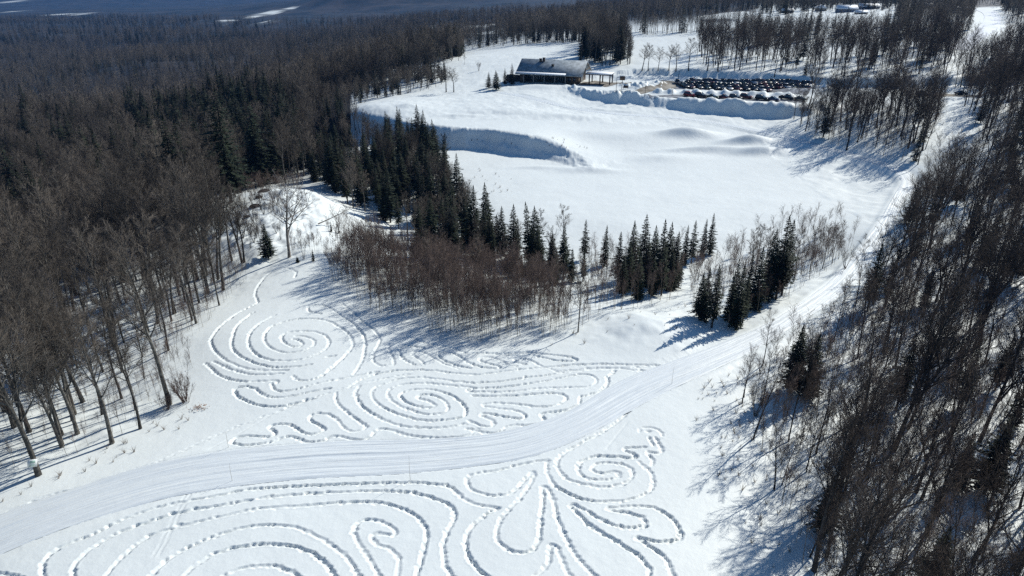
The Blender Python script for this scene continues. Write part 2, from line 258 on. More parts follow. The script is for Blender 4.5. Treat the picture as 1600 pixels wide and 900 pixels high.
# ------------------------------------------------------------------ the snowshoe drawing, stamped into the snow
TR = {
 'A': (0, 600, 2.963, [
  [(205,889),(190,860),(190,820),(215,780),(270,745),(350,715),(430,690),(500,655),(570,620),(650,595),(740,568),(830,550),(930,535),(1030,515),(1120,495),(1200,487),(1300,480),(1400,475),(1500,470),(1600,465),(1700,462),(1820,458),(1900,458),(2020,463),(2090,480),(2120,510),(2160,545),(2220,565),(2270,572),(2305,578)],
  [(340,905),(330,850),(360,800),(430,745),(520,695),(600,665),(690,635),(790,605),(900,582),(1000,570),(1100,553),(1200,533),(1300,522),(1400,513),(1500,507),(1600,503),(1700,498),(1770,497),(1870,500),(1950,512),(2020,535),(2080,560),(2115,600),(2100,640),(2070,680),(2055,730),(2050,790),(2060,850),(2100,900)],
  [(470,905),(510,850),(560,800),(620,745),(700,695),(800,668),(900,643),(1000,625),(1100,600),(1200,580),(1330,572),(1450,562),(1600,550),(1720,545),(1800,555),(1880,585),(1940,620),(1970,665),(1978,710),(1965,770),(1945,830),(1925,900)],
  [(680,900),(740,840),(820,780),(900,745),(960,720),(1040,690),(1130,665),(1250,655),(1350,660),(1440,690),(1520,740),(1600,790),(1640,850),(1665,905)],
  [(835,905),(900,840),(970,795),(1060,765),(1160,748),(1260,742),(1370,755),(1450,785),(1510,830),(1560,905)],
  [(1020,900),(1080,865),(1150,848),(1230,843),(1300,850),(1350,870),(1395,905)],
  [(-40,850),(0,855),(60,865),(120,900)]]),
 'B': (530, 600, 2.963, [
  [(735,578),(690,600),(640,635),(600,680),(585,730),(590,780),(620,840),(670,885),(700,905)],
  [(190,905),(160,840),(120,780),(80,720),(65,680),(80,645),(120,628),(170,630),(220,645),(260,675),(262,697),(240,705),(200,690),(160,695),(145,715),(170,745),(220,755),(260,780),(280,820),(265,905)],
  [(965,355),(900,360),(820,380),(720,405),(640,415),(600,430),(590,455),(610,490),(660,512),(720,522),(780,515),(820,490),(850,455),(885,415),(905,410),(900,440),(870,490),(820,550),(770,600),(735,650),(725,700),(745,750),(800,780),(860,788),(910,765),(925,720),(930,650),(940,580),(945,520),(935,475),(960,480),(985,520),(1000,570),(1010,630),(1040,700),(1080,780),(1130,840),(1200,905)],
  [(900,900),(950,865),(975,820),(975,770),(985,745),(1010,760),(1030,820),(1075,905)],
  [(965,355),(955,380),(970,430),(1000,475),(1050,505),(1110,530),(1180,545),(1260,545),(1340,535),(1410,515),(1450,480),(1460,440),(1440,400),(1390,360)],
  [(1350,340),(1260,332),(1180,335),(1120,355),(1100,385),(1115,415),(1150,440),(1220,447),(1270,440),(1300,420),(1290,402),(1250,405),(1210,415),(1180,405),(1165,385),(1200,365),(1260,362),(1320,370),(1360,395),(1360,430),(1320,460),(1250,478),(1180,475),(1110,460),(1050,440),(1015,400),(1005,360),(1030,325),(1090,290),(1150,260),(1220,220),(1280,180),(1330,140),(1358,100)],
  [(1435,905),(1440,850),(1380,790),(1300,740),(1230,700),(1150,650),(1100,600),(1062,552),(1130,580),(1200,625),(1260,655),(1340,672),(1400,660),(1425,640),(1400,610),(1340,595),(1270,590),(1230,577),(1300,570),(1400,560),(1470,570),(1540,610),(1580,660),(1590,700),(1550,725),(1480,728),(1420,715),(1365,708),(1430,745),(1490,780),(1530,830),(1555,905)]]),
 'C': (300, 380, 4.5, [
  [(720,685),(750,690),(785,710),(770,732),(720,740),(660,715),(630,685),(640,650),(690,630),(780,625),(870,630),(940,655),(970,695),(960,735),(900,780),(800,815),(700,830),(600,830),(500,810),(430,770),(400,720),(395,660),(430,600),(500,550),(580,510)],
  [(740,660),(800,665),(850,680),(870,705),(850,735),(790,760),(700,778),(620,770),(550,740),(510,700),(510,650),(540,600),(620,565),(720,540),(830,535),(940,545),(1030,585),(1090,630),(1130,680),(1130,740),(1080,790),(1020,850),(960,895)],
  [(830,858),(730,870),(600,875),(480,855),(370,810),(290,755),(275,700),(290,640),(310,580),(360,530),(430,480)],
  [(660,895),(450,890),(330,860),(230,810),(160,750),(125,680),(150,620),(210,560),(290,490),(360,450),(460,410),(455,370),(435,340),(450,290),(500,220),(560,180),(640,165),(700,180),(735,205),(725,235)],
  [(900,500),(840,490),(810,470),(820,445),(870,435),(920,435),(980,460),(1040,510),(1110,550),(1170,600),(1215,660),(1220,720),(1205,800),(1180,860),(1140,920)],
  [(1060,430),(1130,490),(1210,560),(1280,610),(1320,660),(1320,710),(1280,760),(1265,810),(1290,850),(1350,865),(1400,855)],
  [(1380,715),(1385,760),(1420,820),(1420,850)], [(960,800),(1000,795)]]),
 'D': (300, 560, 4.5, [
  [(530,555),(450,545),(380,540),(310,550),(275,580),(290,600),(350,612),(450,608),(560,590),(640,555),(700,548),(750,570),(800,590),(870,592),(940,580),(980,545),(1050,550),(1120,570),(1190,577),(1260,555),(1300,510),(1340,495),(1400,505),(1470,530),(1560,552),(1720,560),(1850,558),(1950,540),(2010,505)],
  [(530,555),(590,540),(580,510),(540,490),(560,465),(640,458),(700,470),(740,500),(790,530),(860,535),(915,520),(930,495),(890,465),(840,445),(825,420),(850,395),(910,388),(980,400),(1030,440),(1060,490),(1110,518),(1180,515),(1225,495),(1210,465),(1150,430),(1090,380),(1030,330),(1010,290),(1015,250)],
  [(840,288),(740,312),(640,335),(550,338),(450,318),(360,280),(290,230),(300,190),(370,183),(440,200),(480,240),(530,268),(620,272),(720,262),(840,235),(960,215)],
  [(600,165),(605,152),(500,155),(380,155),(290,140),(200,110),(140,60),(90,10)],
  [(560,180),(565,205),(590,225),(660,230),(760,215),(880,180),(1000,155),(1150,125),(1300,95)],
  [(710,120),(725,150),(790,162),(870,150),(940,110),(1010,50),(1060,0)],
  [(640,105),(520,112),(400,105),(300,75),(220,40),(150,5)]]),
 'E': (500, 480, 4.09, [
  [(625,575),(640,595),(690,600),(735,625),(735,640),(700,648),(640,645),(570,620),(520,590),(510,565),(540,540),(620,527),(720,530),(800,550),(870,580),(920,630),(940,670),(920,700),(860,720),(760,730),(660,728),(570,710),(480,680),(400,645),(345,600),(325,555),(345,515),(420,490),(500,460),(600,453),(700,453),(800,468),(900,480),(981,487)],
  [(625,575),(640,562),(690,562),(750,575),(800,605),(825,640),(815,670),(760,687),(680,690),(600,670),(530,645),(460,605),(430,570),(440,535),(500,500),(600,488),(720,490),(850,505),(981,517)],
  [(250,510),(225,545),(235,590),(270,640),(340,690),(420,730),(500,760),(600,772),(720,775),(830,770),(900,755),(960,738),(981,740)],
  [(190,510),(300,445),(400,418),(500,405),(620,400),(740,407),(860,425),(981,432)],
  [(660,260),(600,245),(540,245),(500,270),(510,300),(540,340),(600,367)],
  [(665,362),(640,335),(600,315),(590,290),(620,278),(670,290),(720,320),(780,355),(850,385),(900,390)],
  [(955,390),(880,375),(800,345),(755,315),(760,290),(810,280),(870,298),(920,335),(980,370),(1060,390),(1130,393),(1160,385),(1120,370),(1050,355),(1015,335),(1030,318),(1090,315),(1150,335),(1200,370),(1250,378)],
  [(560,185),(640,215),(720,235),(800,245),(870,265),(920,290),(981,292)]]),
 'F': (740, 520, 4.5, [
  [(0,140),(100,137),(200,148),(230,155)],
  [(220,140),(350,128),(450,138),(560,152),(680,168),(740,190),(700,203),(600,198),(500,175),(400,148),(300,138)],
  [(360,220),(310,210),(270,200),(300,180),(370,180),(420,200),(460,230),(520,242),(560,265),(600,283),(640,282)],
  [(0,300),(120,285),(240,268),(360,255),(480,245),(580,235),(700,225),(850,222),(1000,225),(1150,230),(1310,228)],
  [(0,355),(140,352),(250,335),(380,315),(500,305),(580,290),(680,270),(800,255),(900,248),(1000,252),(1100,260),(1210,265)],
  [(0,395),(150,390),(280,375),(400,358),(520,340),(620,318),(700,298),(800,290),(850,310),(870,340),(850,370),(780,383),(680,385),(560,388),(450,395),(330,410),(200,420),(0,418),(-60,410),(0,395)],
  [(0,445),(120,450),(240,445),(360,440),(450,430),(550,425),(620,430),(655,455),(640,485),(580,510),(500,523),(420,520),(320,505),(220,498),(120,498),(50,512),(100,525),(200,535),(300,548),(360,575),(360,600),(300,605),(220,595),(130,575),(75,568),(40,580),(90,600),(140,625),(150,650),(110,665),(60,660),(0,635),(-30,625)],
  [(-40,680),(0,685),(100,710),(180,700),(215,675),(260,648),(340,652),(440,645),(490,635),(500,605),(465,575),(510,560),(600,555),(660,540),(720,515),(750,490),(745,450),(800,440),(870,415),(920,390),(950,350),(940,310),(990,275)],
  [(1170,688),(1172,668),(1220,660),(1280,668),(1315,690),(1325,712)], [(1195,690),(1232,690)], [(1235,738),(1258,782)],
  [(1278,738),(1305,780),(1335,825),(1310,845),(1250,835),(1212,830),(1240,862),(1270,890),(1255,915)],
  [(1200,800),(1130,803),(1050,810),(1070,830),(1130,850),(1155,868),(1100,878),(1030,868),(940,862),(850,865),(795,880),(775,900)]]),
}
Dp = np.zeros_like(H); Rm = np.zeros_like(H)
def stamp(cx, cy, ang, L, Wd, depth, rim):
    r = L * 1.6 + .15; i0, i1 = np.searchsorted(GX, [cx - r, cx + r]); j0, j1 = np.searchsorted(GY, [cy - r, cy + r])
    if i1 - i0 < 2 or j1 - j0 < 2: return
    x = GX[i0:i1][None] - cx; y = GY[j0:j1][:, None] - cy; ca, sa = math.cos(ang), math.sin(ang)
    q = np.sqrt(((x * ca + y * sa) / L) ** 2 + ((-x * sa + y * ca) / Wd) ** 2)
    Dp[j0:j1, i0:i1] = np.maximum(Dp[j0:j1, i0:i1], depth * (1 - sstep(.55, 1.25, q)))
    if rim: Rm[j0:j1, i0:i1] = np.maximum(Rm[j0:j1, i0:i1], rim * np.exp(-((q - 1.45) / .35) ** 2))
def track(P, depth=.19, trough=.14, wid=.12):
    P = resample(P, .30); d = np.gradient(P[:, :2], axis=0); sgn = 1; ph = R.random() * 99; gain = .6 + .8 * vnoise(np.arange(len(P)) / 14. + ph, np.zeros(len(P)))
    P = P[:, :2] + NR.randn(len(P), 2) * .035
    for k, (p, v) in enumerate(zip(P, d)):
        if R.random() < .03: continue
        a = math.atan2(v[1], v[0]); sgn = -sgn; o = sgn * .10 + R.gauss(0, .04)
        if trough: stamp(p[0], p[1], a, .36, wid + .05, trough * gain[k], .03 if R.random() < .4 else 0)
        stamp(p[0] - math.sin(a) * o, p[1] + math.cos(a) * o, a + R.gauss(0, .2), R.uniform(.16, .30), R.uniform(.10, .14), depth * R.uniform(.4, 1.25) * gain[k], R.uniform(.0, .04))
for ox, oy, s, L in TR.values():
    for pl in L:
        track(smooth([at(ox + a / s, oy + b / s) for a, b in pl], 2))
for pl in [[(0, 795), (30, 785), (70, 768), (137, 757), (165, 745), (240, 725), (300, 695), (350, 672), (470, 630), (560, 600), (640, 585)],
           [(870, 580), (930, 578), (1010, 574)]]:
    track(smooth([at(a, b) for a, b in pl], 2), .1, .04, .2)
for a, b in [((296, 762), (240, 868)), ((303, 762), (248, 868)), ((330, 700), (420, 650)), ((980, 660), (948, 700))]:      # old ski lines
    P = resample([at(*a), at(*b)], .2)
    for k in range(len(P)): stamp(P[k, 0], P[k, 1], math.atan2(P[-1, 1] - P[0, 1], P[-1, 0] - P[0, 0]), .2, .07, .05, 0)
H += Rm * (1 - np.clip(Dp / .12, 0, 1)) - Dp * (1 + .9 * fbm(X / .3, Y / .3, 2) * (Y < 120))

# ------------------------------------------------------------------ materials
def mat(name, rough=.8, spec=.3):
    m = bpy.data.materials.new(name); m.use_nodes = True; n = m.node_tree; b = n.nodes['Principled BSDF']
    b.inputs['Roughness'].default_value = rough; b.inputs['Specular IOR Level'].default_value = spec
    return m, n, b
def N(n, t, **kw):
    o = n.nodes.new(t)
    for k, v in kw.items():
        if k in o.inputs: o.inputs[k].default_value = v
        else: setattr(o, k, v)
    return o
def ramp(n, fac, c0, c1, p0=0., p1=1.):
    r = n.nodes.new('ShaderNodeValToRGB'); r.color_ramp.elements[0].position = p0; r.color_ramp.elements[1].position = p1
    r.color_ramp.elements[0].color = (*c0, 1); r.color_ramp.elements[1].color = (*c1, 1); n.links.new(fac, r.inputs[0]); return r.outputs[0]
def simple(name, c0, c1=None, rough=.8, scale=3., spec=.3, metal=0., rnd=0., detail=4., bump=0.):
    m, n, b = mat(name, rough, spec); b.inputs['Metallic'].default_value = metal
    tc = N(n, 'ShaderNodeTexCoord'); no = N(n, 'ShaderNodeTexNoise', Scale=scale, Detail=detail); n.links.new(tc.outputs['Object'], no.inputs['Vector'])
    col = ramp(n, no.outputs[0], c0, c1 or c0, .35, .65)
    if rnd:
        oi = N(n, 'ShaderNodeObjectInfo'); mr = N(n, 'ShaderNodeMapRange'); mr.inputs[3].default_value = 1 - rnd; mr.inputs[4].default_value = 1 + rnd
        n.links.new(oi.outputs['Random'], mr.inputs[0]); hs = N(n, 'ShaderNodeHueSaturation'); n.links.new(mr.outputs[0], hs.inputs['Value']); n.links.new(col, hs.inputs['Color']); col = hs.outputs[0]
    n.links.new(col, b.inputs['Base Color'])
    if bump:
        bp = N(n, 'ShaderNodeBump', Strength=bump, Distance=.05); n.links.new(no.outputs[0], bp.inputs['Height']); n.links.new(bp.outputs[0], b.inputs['Normal'])
    return m
M = {}
def snow_mat(name, base, attr=False):
    m, n, b = mat(name, .55, .25)
    tc = N(n, 'ShaderNodeTexCoord')
    n1 = N(n, 'ShaderNodeTexNoise', Scale=.12, Detail=5.); n2 = N(n, 'ShaderNodeTexNoise', Scale=5., Detail=4.); n3 = N(n, 'ShaderNodeTexNoise', Scale=.9, Detail=3.)
    for q in (n1, n2, n3): n.links.new(tc.outputs['Object'], q.inputs['Vector'])
    col = ramp(n, n1.outputs[0], tuple(c * .965 for c in base), base, .35, .6)
    b1 = N(n, 'ShaderNodeBump', Strength=.35, Distance=.03); b2 = N(n, 'ShaderNodeBump', Strength=.4, Distance=.12)
    n.links.new(n2.outputs[0], b1.inputs['Height']); n.links.new(n3.outputs[0], b2.inputs['Height']); n.links.new(b1.outputs[0], b2.inputs['Normal'])
    n.links.new(b2.outputs[0], b.inputs['Normal'])
    if attr:
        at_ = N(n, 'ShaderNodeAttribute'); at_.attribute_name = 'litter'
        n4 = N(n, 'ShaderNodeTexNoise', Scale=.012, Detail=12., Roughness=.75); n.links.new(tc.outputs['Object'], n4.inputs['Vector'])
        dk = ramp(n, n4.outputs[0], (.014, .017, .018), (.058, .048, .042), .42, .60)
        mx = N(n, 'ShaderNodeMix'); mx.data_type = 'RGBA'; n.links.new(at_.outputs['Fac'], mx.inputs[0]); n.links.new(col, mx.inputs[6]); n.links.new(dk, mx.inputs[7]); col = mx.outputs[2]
    n.links.new(col, b.inputs['Base Color']); return m
M['snow'] = snow_mat('snow', (.79, .815, .775), True)
M['roof_snow'] = snow_mat('roof_snow', (.78, .80, .82))
def groomed():
    m, n, b = mat('groomed_snow', .5, .3)
    uv = N(n, 'ShaderNodeUVMap'); mp = N(n, 'ShaderNodeMapping'); mp.inputs['Scale'].default_value = (.02, 2.2, 1); n.links.new(uv.outputs[0], mp.inputs[0])
    a = N(n, 'ShaderNodeTexNoise', Scale=3., Detail=5.); n.links.new(mp.outputs[0], a.inputs['Vector'])
    mp2 = N(n, 'ShaderNodeMapping'); mp2.inputs['Scale'].default_value = (1.3, 2.6, 1); n.links.new(uv.outputs[0], mp2.inputs[0])
    g = N(n, 'ShaderNodeTexNoise', Scale=2., Detail=4.); n.links.new(mp2.outputs[0], g.inputs['Vector'])
    wv = N(n, 'ShaderNodeTexWave', Scale=3.1, Distortion=.6); wv.bands_direction = 'Y'; n.links.new(uv.outputs[0], wv.inputs['Vector'])
    col = ramp(n, a.outputs[0], (.66, .70, .71), (.79, .815, .79), .36, .62)
    b1 = N(n, 'ShaderNodeBump', Strength=.7, Distance=.06); n.links.new(a.outputs[0], b1.inputs['Height'])
    b2 = N(n, 'ShaderNodeBump', Strength=.35, Distance=.04); n.links.new(g.outputs[0], b2.inputs['Height']); n.links.new(b1.outputs[0], b2.inputs['Normal'])
    b3 = N(n, 'ShaderNodeBump', Strength=.35, Distance=.03); n.links.new(wv.outputs[0], b3.inputs['Height']); n.links.new(b2.outputs[0], b3.inputs['Normal'])
    n.links.new(b3.outputs[0], b.inputs['Normal']); n.links.new(col, b.inputs['Base Color']); return m
M['groomed'] = groomed()
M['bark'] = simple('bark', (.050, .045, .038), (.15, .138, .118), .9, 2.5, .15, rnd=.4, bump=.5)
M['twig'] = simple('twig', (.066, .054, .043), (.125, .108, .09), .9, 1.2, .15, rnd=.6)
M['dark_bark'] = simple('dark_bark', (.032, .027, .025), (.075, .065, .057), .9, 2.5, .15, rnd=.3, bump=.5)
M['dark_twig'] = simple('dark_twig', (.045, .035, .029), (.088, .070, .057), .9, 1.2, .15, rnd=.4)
M['sapling_stem'] = simple('sapling_stem', (.15, .125, .095), (.28, .24, .18), .9, 1., .15, rnd=.25)
M['sapling_twig'] = simple('sapling_twig', (.080, .059, .050), (.145, .108, .091), .9, 1.2, .15, rnd=.25)
M['needles'] = simple('needles', (.010, .016, .008), (.028, .040, .017), .8, 1.6, .2, rnd=.35)
M['pale_needles'] = simple('pale_needles', (.010, .017, .010), (.03, .042, .022), .8, 1.6, .2, rnd=.35)
M['pale_wood'] = simple('pale_wood', (.16, .14, .12), (.34, .30, .26), .9, 2., .15, bump=.4)
M['shingle'] = simple('shingle', (.13, .16, .18), (.29, .33, .36), .7, .6, .3, bump=.2)
M['wood_wall'] = simple('wood_wall', (.055, .035, .022), (.13, .085, .05), .75, 2., .3)
M['dark_wood'] = simple('dark_wood', (.03, .022, .018), (.06, .045, .035), .7, 2., .3)
M['glass'] = simple('glass', (.02, .025, .03), (.03, .035, .045), .08, 1., .6)
M['trim'] = simple('trim', (.55, .53, .5), (.65, .63, .6), .6, 2.)
M['stone'] = simple('stone', (.16, .15, .14), (.28, .26, .24), .8, 3.)
M['metal'] = simple('metal', (.25, .25, .26), (.4, .4, .42), .4, 3., .5, metal=.6)
M['dirt'] = simple('dirt', (.15, .125, .09), (.36, .33, .28), .9, .35, .2, detail=6.)
M['asphalt'] = simple('asphalt', (.07, .075, .08), (.28, .29, .31), .85, .3, .3, detail=6.)
M['rubber'] = simple('rubber', (.015, .015, .016), (.03, .03, .03), .8, 5.)
M['sign_white'] = simple('sign_white', (.60, .62, .60), (.74, .75, .73), .5, 4.)
M['sign_print'] = simple('sign_print', (.25, .40, .33), (.35, .48, .40), .5, 9.)
M['bamboo'] = simple('bamboo', (.22, .19, .13), (.34, .29, .20), .7, 3.)
M['weed'] = simple('weed', (.12, .08, .05), (.22, .16, .10), .9, 1., rnd=.3)
M['leaf'] = simple('leaf', (.16, .08, .045), (.26, .15, .09), .9, 1., rnd=.3)
M['wall_blue'] = simple('wall_blue', (.10, .13, .19), (.14, .17, .23), .8, 2.)
M['wall_tan'] = simple('wall_tan', (.18, .16, .14), (.26, .23, .2), .8, 2.)
PAINTS = [('black', (.012, .012, .014)), ('dark grey', (.05, .052, .056)), ('red', (.22, .015, .015)), ('silver', (.38, .39, .41)), ('dark blue', (.02, .035, .09)), ('white', (.65, .66, .68)), ('dark green', (.02, .05, .035)), ('maroon', (.09, .012, .015))]
for nm, c in PAINTS: M['paint_' + nm] = simple('paint_' + nm.replace(' ', '_'), c, tuple(min(1, v * 1.15) for v in c), .28, 2., .5)

# ------------------------------------------------------------------ mesh helpers
def tag(o, label=None, cat=None, group=None, kind=None):
    if label: o['label'] = label
    if cat: o['category'] = cat
    if group: o['group'] = group
    if kind: o['kind'] = kind
    return o
def mesh_from(name, V, F, mats, midx=None, smooth_=False):
    me = bpy.data.meshes.new(name); V = np.asarray(V, np.float32)
    F = F if isinstance(F, list) else list(F)
    n = np.array([len(f) for f in F], np.int32); fl = np.concatenate([np.asarray(f, np.int32) for f in F]) if len(F) else np.zeros(0, np.int32)
    me.vertices.add(len(V)); me.vertices.foreach_set('co', V.ravel()); me.loops.add(len(fl)); me.loops.foreach_set('vertex_index', fl)
    me.polygons.add(len(F)); me.polygons.foreach_set('loop_start', np.r_[0, np.cumsum(n)[:-1]].astype(np.int32)); me.polygons.foreach_set('loop_total', n)
    for m in mats: me.materials.append(M[m])
    if midx is not None: me.polygons.foreach_set('material_index', np.asarray(midx, np.int32))
    if smooth_: me.polygons.foreach_set('use_smooth', np.ones(len(F), bool))
    me.update(); return me
def link(name, data, loc=(0, 0, 0), rz=0, parent=None, scale=None):
    o = bpy.data.objects.new(name, data); C.objects.link(o); o.location = loc; o.rotation_euler = (0, 0, rz)
    if scale is not None: o.scale = scale if hasattr(scale, '__len__') else (scale,) * 3
    if parent: o.parent = parent
    return o
class MB:
    def __init__(s): s.V = []; s.F = []; s.mi = []
    def box(s, x0, x1, y0, y1, z0, z1, m=0, rz=0, o=(0, 0, 0)):
        b = len(s.V)
        for z in (z0, z1):
            for x, y in ((x0, y0), (x1, y0), (x1, y1), (x0, y1)):
                c, d = math.cos(rz), math.sin(rz); s.V.append((o[0] + x * c - y * d, o[1] + x * d + y * c, o[2] + z))
        for f in ((0, 3, 2, 1), (4, 5, 6, 7), (0, 1, 5, 4), (1, 2, 6, 5), (2, 3, 7, 6), (3, 0, 4, 7)): s.F.append(tuple(b + i for i in f)); s.mi.append(m)
        return s
    def prism(s, prof, axis, a, b_, m=0):       # profile in the plane across axis, swept a..b
        n = len(prof); b = len(s.V)
        for t in (a, b_):
            for p, q in prof: s.V.append((t, p, q) if axis == 'x' else (p, t, q) if axis == 'y' else (p, q, t))
        for i in range(n): j = (i + 1) % n; s.F.append((b + i, b + j, b + n + j, b + n + i)); s.mi.append(m)
        s.F.append(tuple(b + i for i in range(n))[::-1]); s.F.append(tuple(b + n + i for i in range(n))); s.mi += [m, m]; return s
    def tube(s, P, r, sides=4, m=0, cone=False):
        P = [Vector(p) for p in P]; b = len(s.V); n = len(P)
        for i, p in enumerate(P):
            d = (P[min(i + 1, n - 1)] - P[max(i - 1, 0)]).normalized(); u = d.orthogonal().normalized(); v = d.cross(u)
            if i == n - 1 and cone: s.V.append(tuple(p)); break
            for k in range(sides):
                a = 2 * math.pi * k / sides; q = p + (u * math.cos(a) + v * math.sin(a)) * r[i]; s.V.append(tuple(q))
        for i in range(n - 1):
            for k in range(sides):
                k2 = (k + 1) % sides; a0 = b + i * sides
                if i == n - 2 and cone: s.F.append((a0 + k, a0 + k2, b + (n - 1) * sides))
                else: s.F.append((a0 + k, a0 + k2, a0 + sides + k2, a0 + sides + k))
                s.mi.append(m)
        return s
    def face(s, pts, m=0):
        b = len(s.V); s.V += [tuple(p) for p in pts]; s.F.append(tuple(range(b, b + len(pts)))); s.mi.append(m); return s
    def mesh(s, name, mats, smooth_=False): return mesh_from(name, s.V, s.F, mats, s.mi, smooth_)
    def build(s, name, mats, parent=None, loc=(0, 0, 0), rz=0, smooth_=False):
        return link(name, s.mesh(name, mats if isinstance(mats, (list, tuple)) else [mats], smooth_), loc, rz, parent)

# ------------------------------------------------------------------ ground sheet
nyy, nxx = H.shape
idx = np.arange(nyy * nxx, dtype=np.int32).reshape(nyy, nxx)
quads = np.stack([idx[:-1, :-1], idx[:-1, 1:], idx[1:, 1:], idx[1:, :-1]], -1).reshape(-1, 4)
me = bpy.data.meshes.new('snow_ground')
me.vertices.add(nyy * nxx); me.vertices.foreach_set('co', np.stack([X, Y, H], -1).astype(np.float32).ravel())
me.loops.add(quads.size); me.loops.foreach_set('vertex_index', quads.ravel())
me.polygons.add(len(quads)); me.polygons.foreach_set('loop_start', np.arange(0, quads.size, 4, dtype=np.int32)); me.polygons.foreach_set('loop_total', np.full(len(quads), 4, np.int32))
me.polygons.foreach_set('use_smooth', np.ones(len(quads), bool)); me.materials.append(M['snow'])
PXG, PYG = proj(X, Y, H)
# woods whose floor is hidden by brush and leaf litter, and the open clearings in them
CLEAR = [[(640, 98), (720, 97), (735, 76), (850, 65), (910, 69), (915, 125), (560, 160), (560, 130)], [(970, 50), (1160, 52), (1160, 125), (900, 125), (930, 70)],
         [(1150, 70), (1620, 60), (1620, 300), (1150, 300)], [(1510, 12), (1575, 10), (1560, 60), (1530, 85), (1500, 80)], [(1270, 4), (1274, 4), (1274, 6), (1270, 6)],
         [(670, 42), (790, 37), (790, 52), (670, 58)], [(385, 22), (435, 16), (440, 20), (390, 28)], [(393, 37), (438, 31), (438, 35), (395, 41)], [(447, 9), (460, 10), (460, 16), (450, 17)], [(340, 32), (360, 30), (380, 38), (345, 40)],
         [(85, 21), (130, 20), (130, 23), (85, 23)], [(18, 2), (34, 2), (32, 6), (18, 6)], [(22, 17), (40, 17), (40, 20), (22, 20)], [(1090, 25), (1190, 14), (1190, 30), (1090, 35)]]
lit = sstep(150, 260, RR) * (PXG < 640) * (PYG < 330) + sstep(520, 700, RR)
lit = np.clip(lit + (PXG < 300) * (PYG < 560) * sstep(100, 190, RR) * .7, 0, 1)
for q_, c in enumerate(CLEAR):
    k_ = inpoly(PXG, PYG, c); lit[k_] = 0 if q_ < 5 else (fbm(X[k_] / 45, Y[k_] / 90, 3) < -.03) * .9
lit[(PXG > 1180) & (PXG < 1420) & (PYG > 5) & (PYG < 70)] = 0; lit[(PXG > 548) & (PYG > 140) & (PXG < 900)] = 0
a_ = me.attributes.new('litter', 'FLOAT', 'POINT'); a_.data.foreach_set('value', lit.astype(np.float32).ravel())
me.update(); g_ = link('snow_ground', me); tag(g_, kind='structure')
for f_ in (PXG, PYG): pass

# groomed trail sheets
def strip(name, Cn, half, nac=36, ruts=True):
    n = len(Cn); T = np.gradient(Cn[:, :2], axis=0); T /= np.hypot(T[:, 0], T[:, 1])[:, None]; Nn = np.stack([-T[:, 1], T[:, 0]], 1)
    half = np.broadcast_to(half, (n,)) * (1 + .09 * fbm(np.arange(n) / 5., np.zeros(n), 3)); s = np.linspace(-1, 1, nac); d = np.r_[0, np.cumsum(np.hypot(*np.diff(Cn[:, :2], axis=0).T))]
    Pm = Cn[:, None, :2] + Nn[:, None, :] * (s[None, :, None] * half[:, None, None])
    prof = .045 - .09 * (abs(s) > .985) + .035 * NR.randn(nac) * (abs(s) < .97) * ruts
    DD, SS = np.meshgrid(d, s * nac / 2.2, indexing='ij'); Z = Cn[:, 2][:, None] + prof[None] * .6 + (.16 * fbm(DD / 9, SS, 3) + .05 * fbm(DD / 1.6, SS / 2, 2)) * ruts * (abs(s)[None] < .96) + .012 * NR.randn(n, nac)
    V = np.concatenate([Pm, Z[..., None]], -1).reshape(-1, 3); ii = np.arange(n * nac).reshape(n, nac)
    q = np.stack([ii[:-1, :-1], ii[1:, :-1], ii[1:, 1:], ii[:-1, 1:]], -1).reshape(-1, 4)
    me = mesh_from(name, V, list(q), ['groomed'], None, True)
    uvl = me.uv_layers.new(name='UVMap'); UU = np.stack([np.broadcast_to(d[:, None], (n, nac)), s[None] * half[:, None]], -1).reshape(-1, 2)
    uvl.data.foreach_set('uv', UU[q.ravel()].astype(np.float32).ravel())
    if me.polygons[0].normal.z < 0: me.flip_normals()
    return tag(link(name, me), kind='structure')
C2 = (EU + EL) / 2; C2[:, 2] = CEN[:, 2]
strip('groomed_trail', C2, half)
strip('groomed_path', FC, 1.8, 12)

# lot roads
def ribbon(name, pts, width, m, dz=.05):
    P = resample(smooth([march(*p)[:] for p in pts], 2), 1.0); T = np.gradient(P[:, :2], axis=0); T /= np.hypot(T[:, 0], T[:, 1])[:, None]
    mb = MB(); nac = 7
    for k in range(len(P)):
        for s in np.linspace(-1, 1, nac):
            x, y = P[k, 0] - T[k, 1] * s * width / 2, P[k, 1] + T[k, 0] * s * width / 2; mb.V.append((x, y, float(hz(x, y)) + dz))
    for k in range(len(P) - 1):
        for j in range(nac - 1): a = k * nac + j; mb.F.append((a, a + nac, a + nac + 1, a + 1)); mb.mi.append(0)
    me = mb.mesh(name, [m], True)
    if me.polygons[0].normal.z < 0: me.flip_normals()
    return tag(link(name, me), kind='structure')
ribbon('access_road', [(925, 127), (960, 130), (985, 130)], 4, 'dirt', .08)
ribbon('lot_lane', [(976, 143), (1003, 142), (1035, 139), (1056, 132.5), (1052, 129), (1030, 127)], 6, 'dirt', .10)
ribbon('upper_lot', [(1050, 136), (1120, 138), (1200, 141), (1265, 143)], 9, 'asphalt', .06)
ribbon('lower_lot', [(1012, 147.5), (1060, 150), (1160, 155), (1258, 159)], 6.5, 'asphalt', .06)
ribbon('hill_road', [(1440, 150), (1480, 148), (1540, 147)], 6, 'dirt', .06)

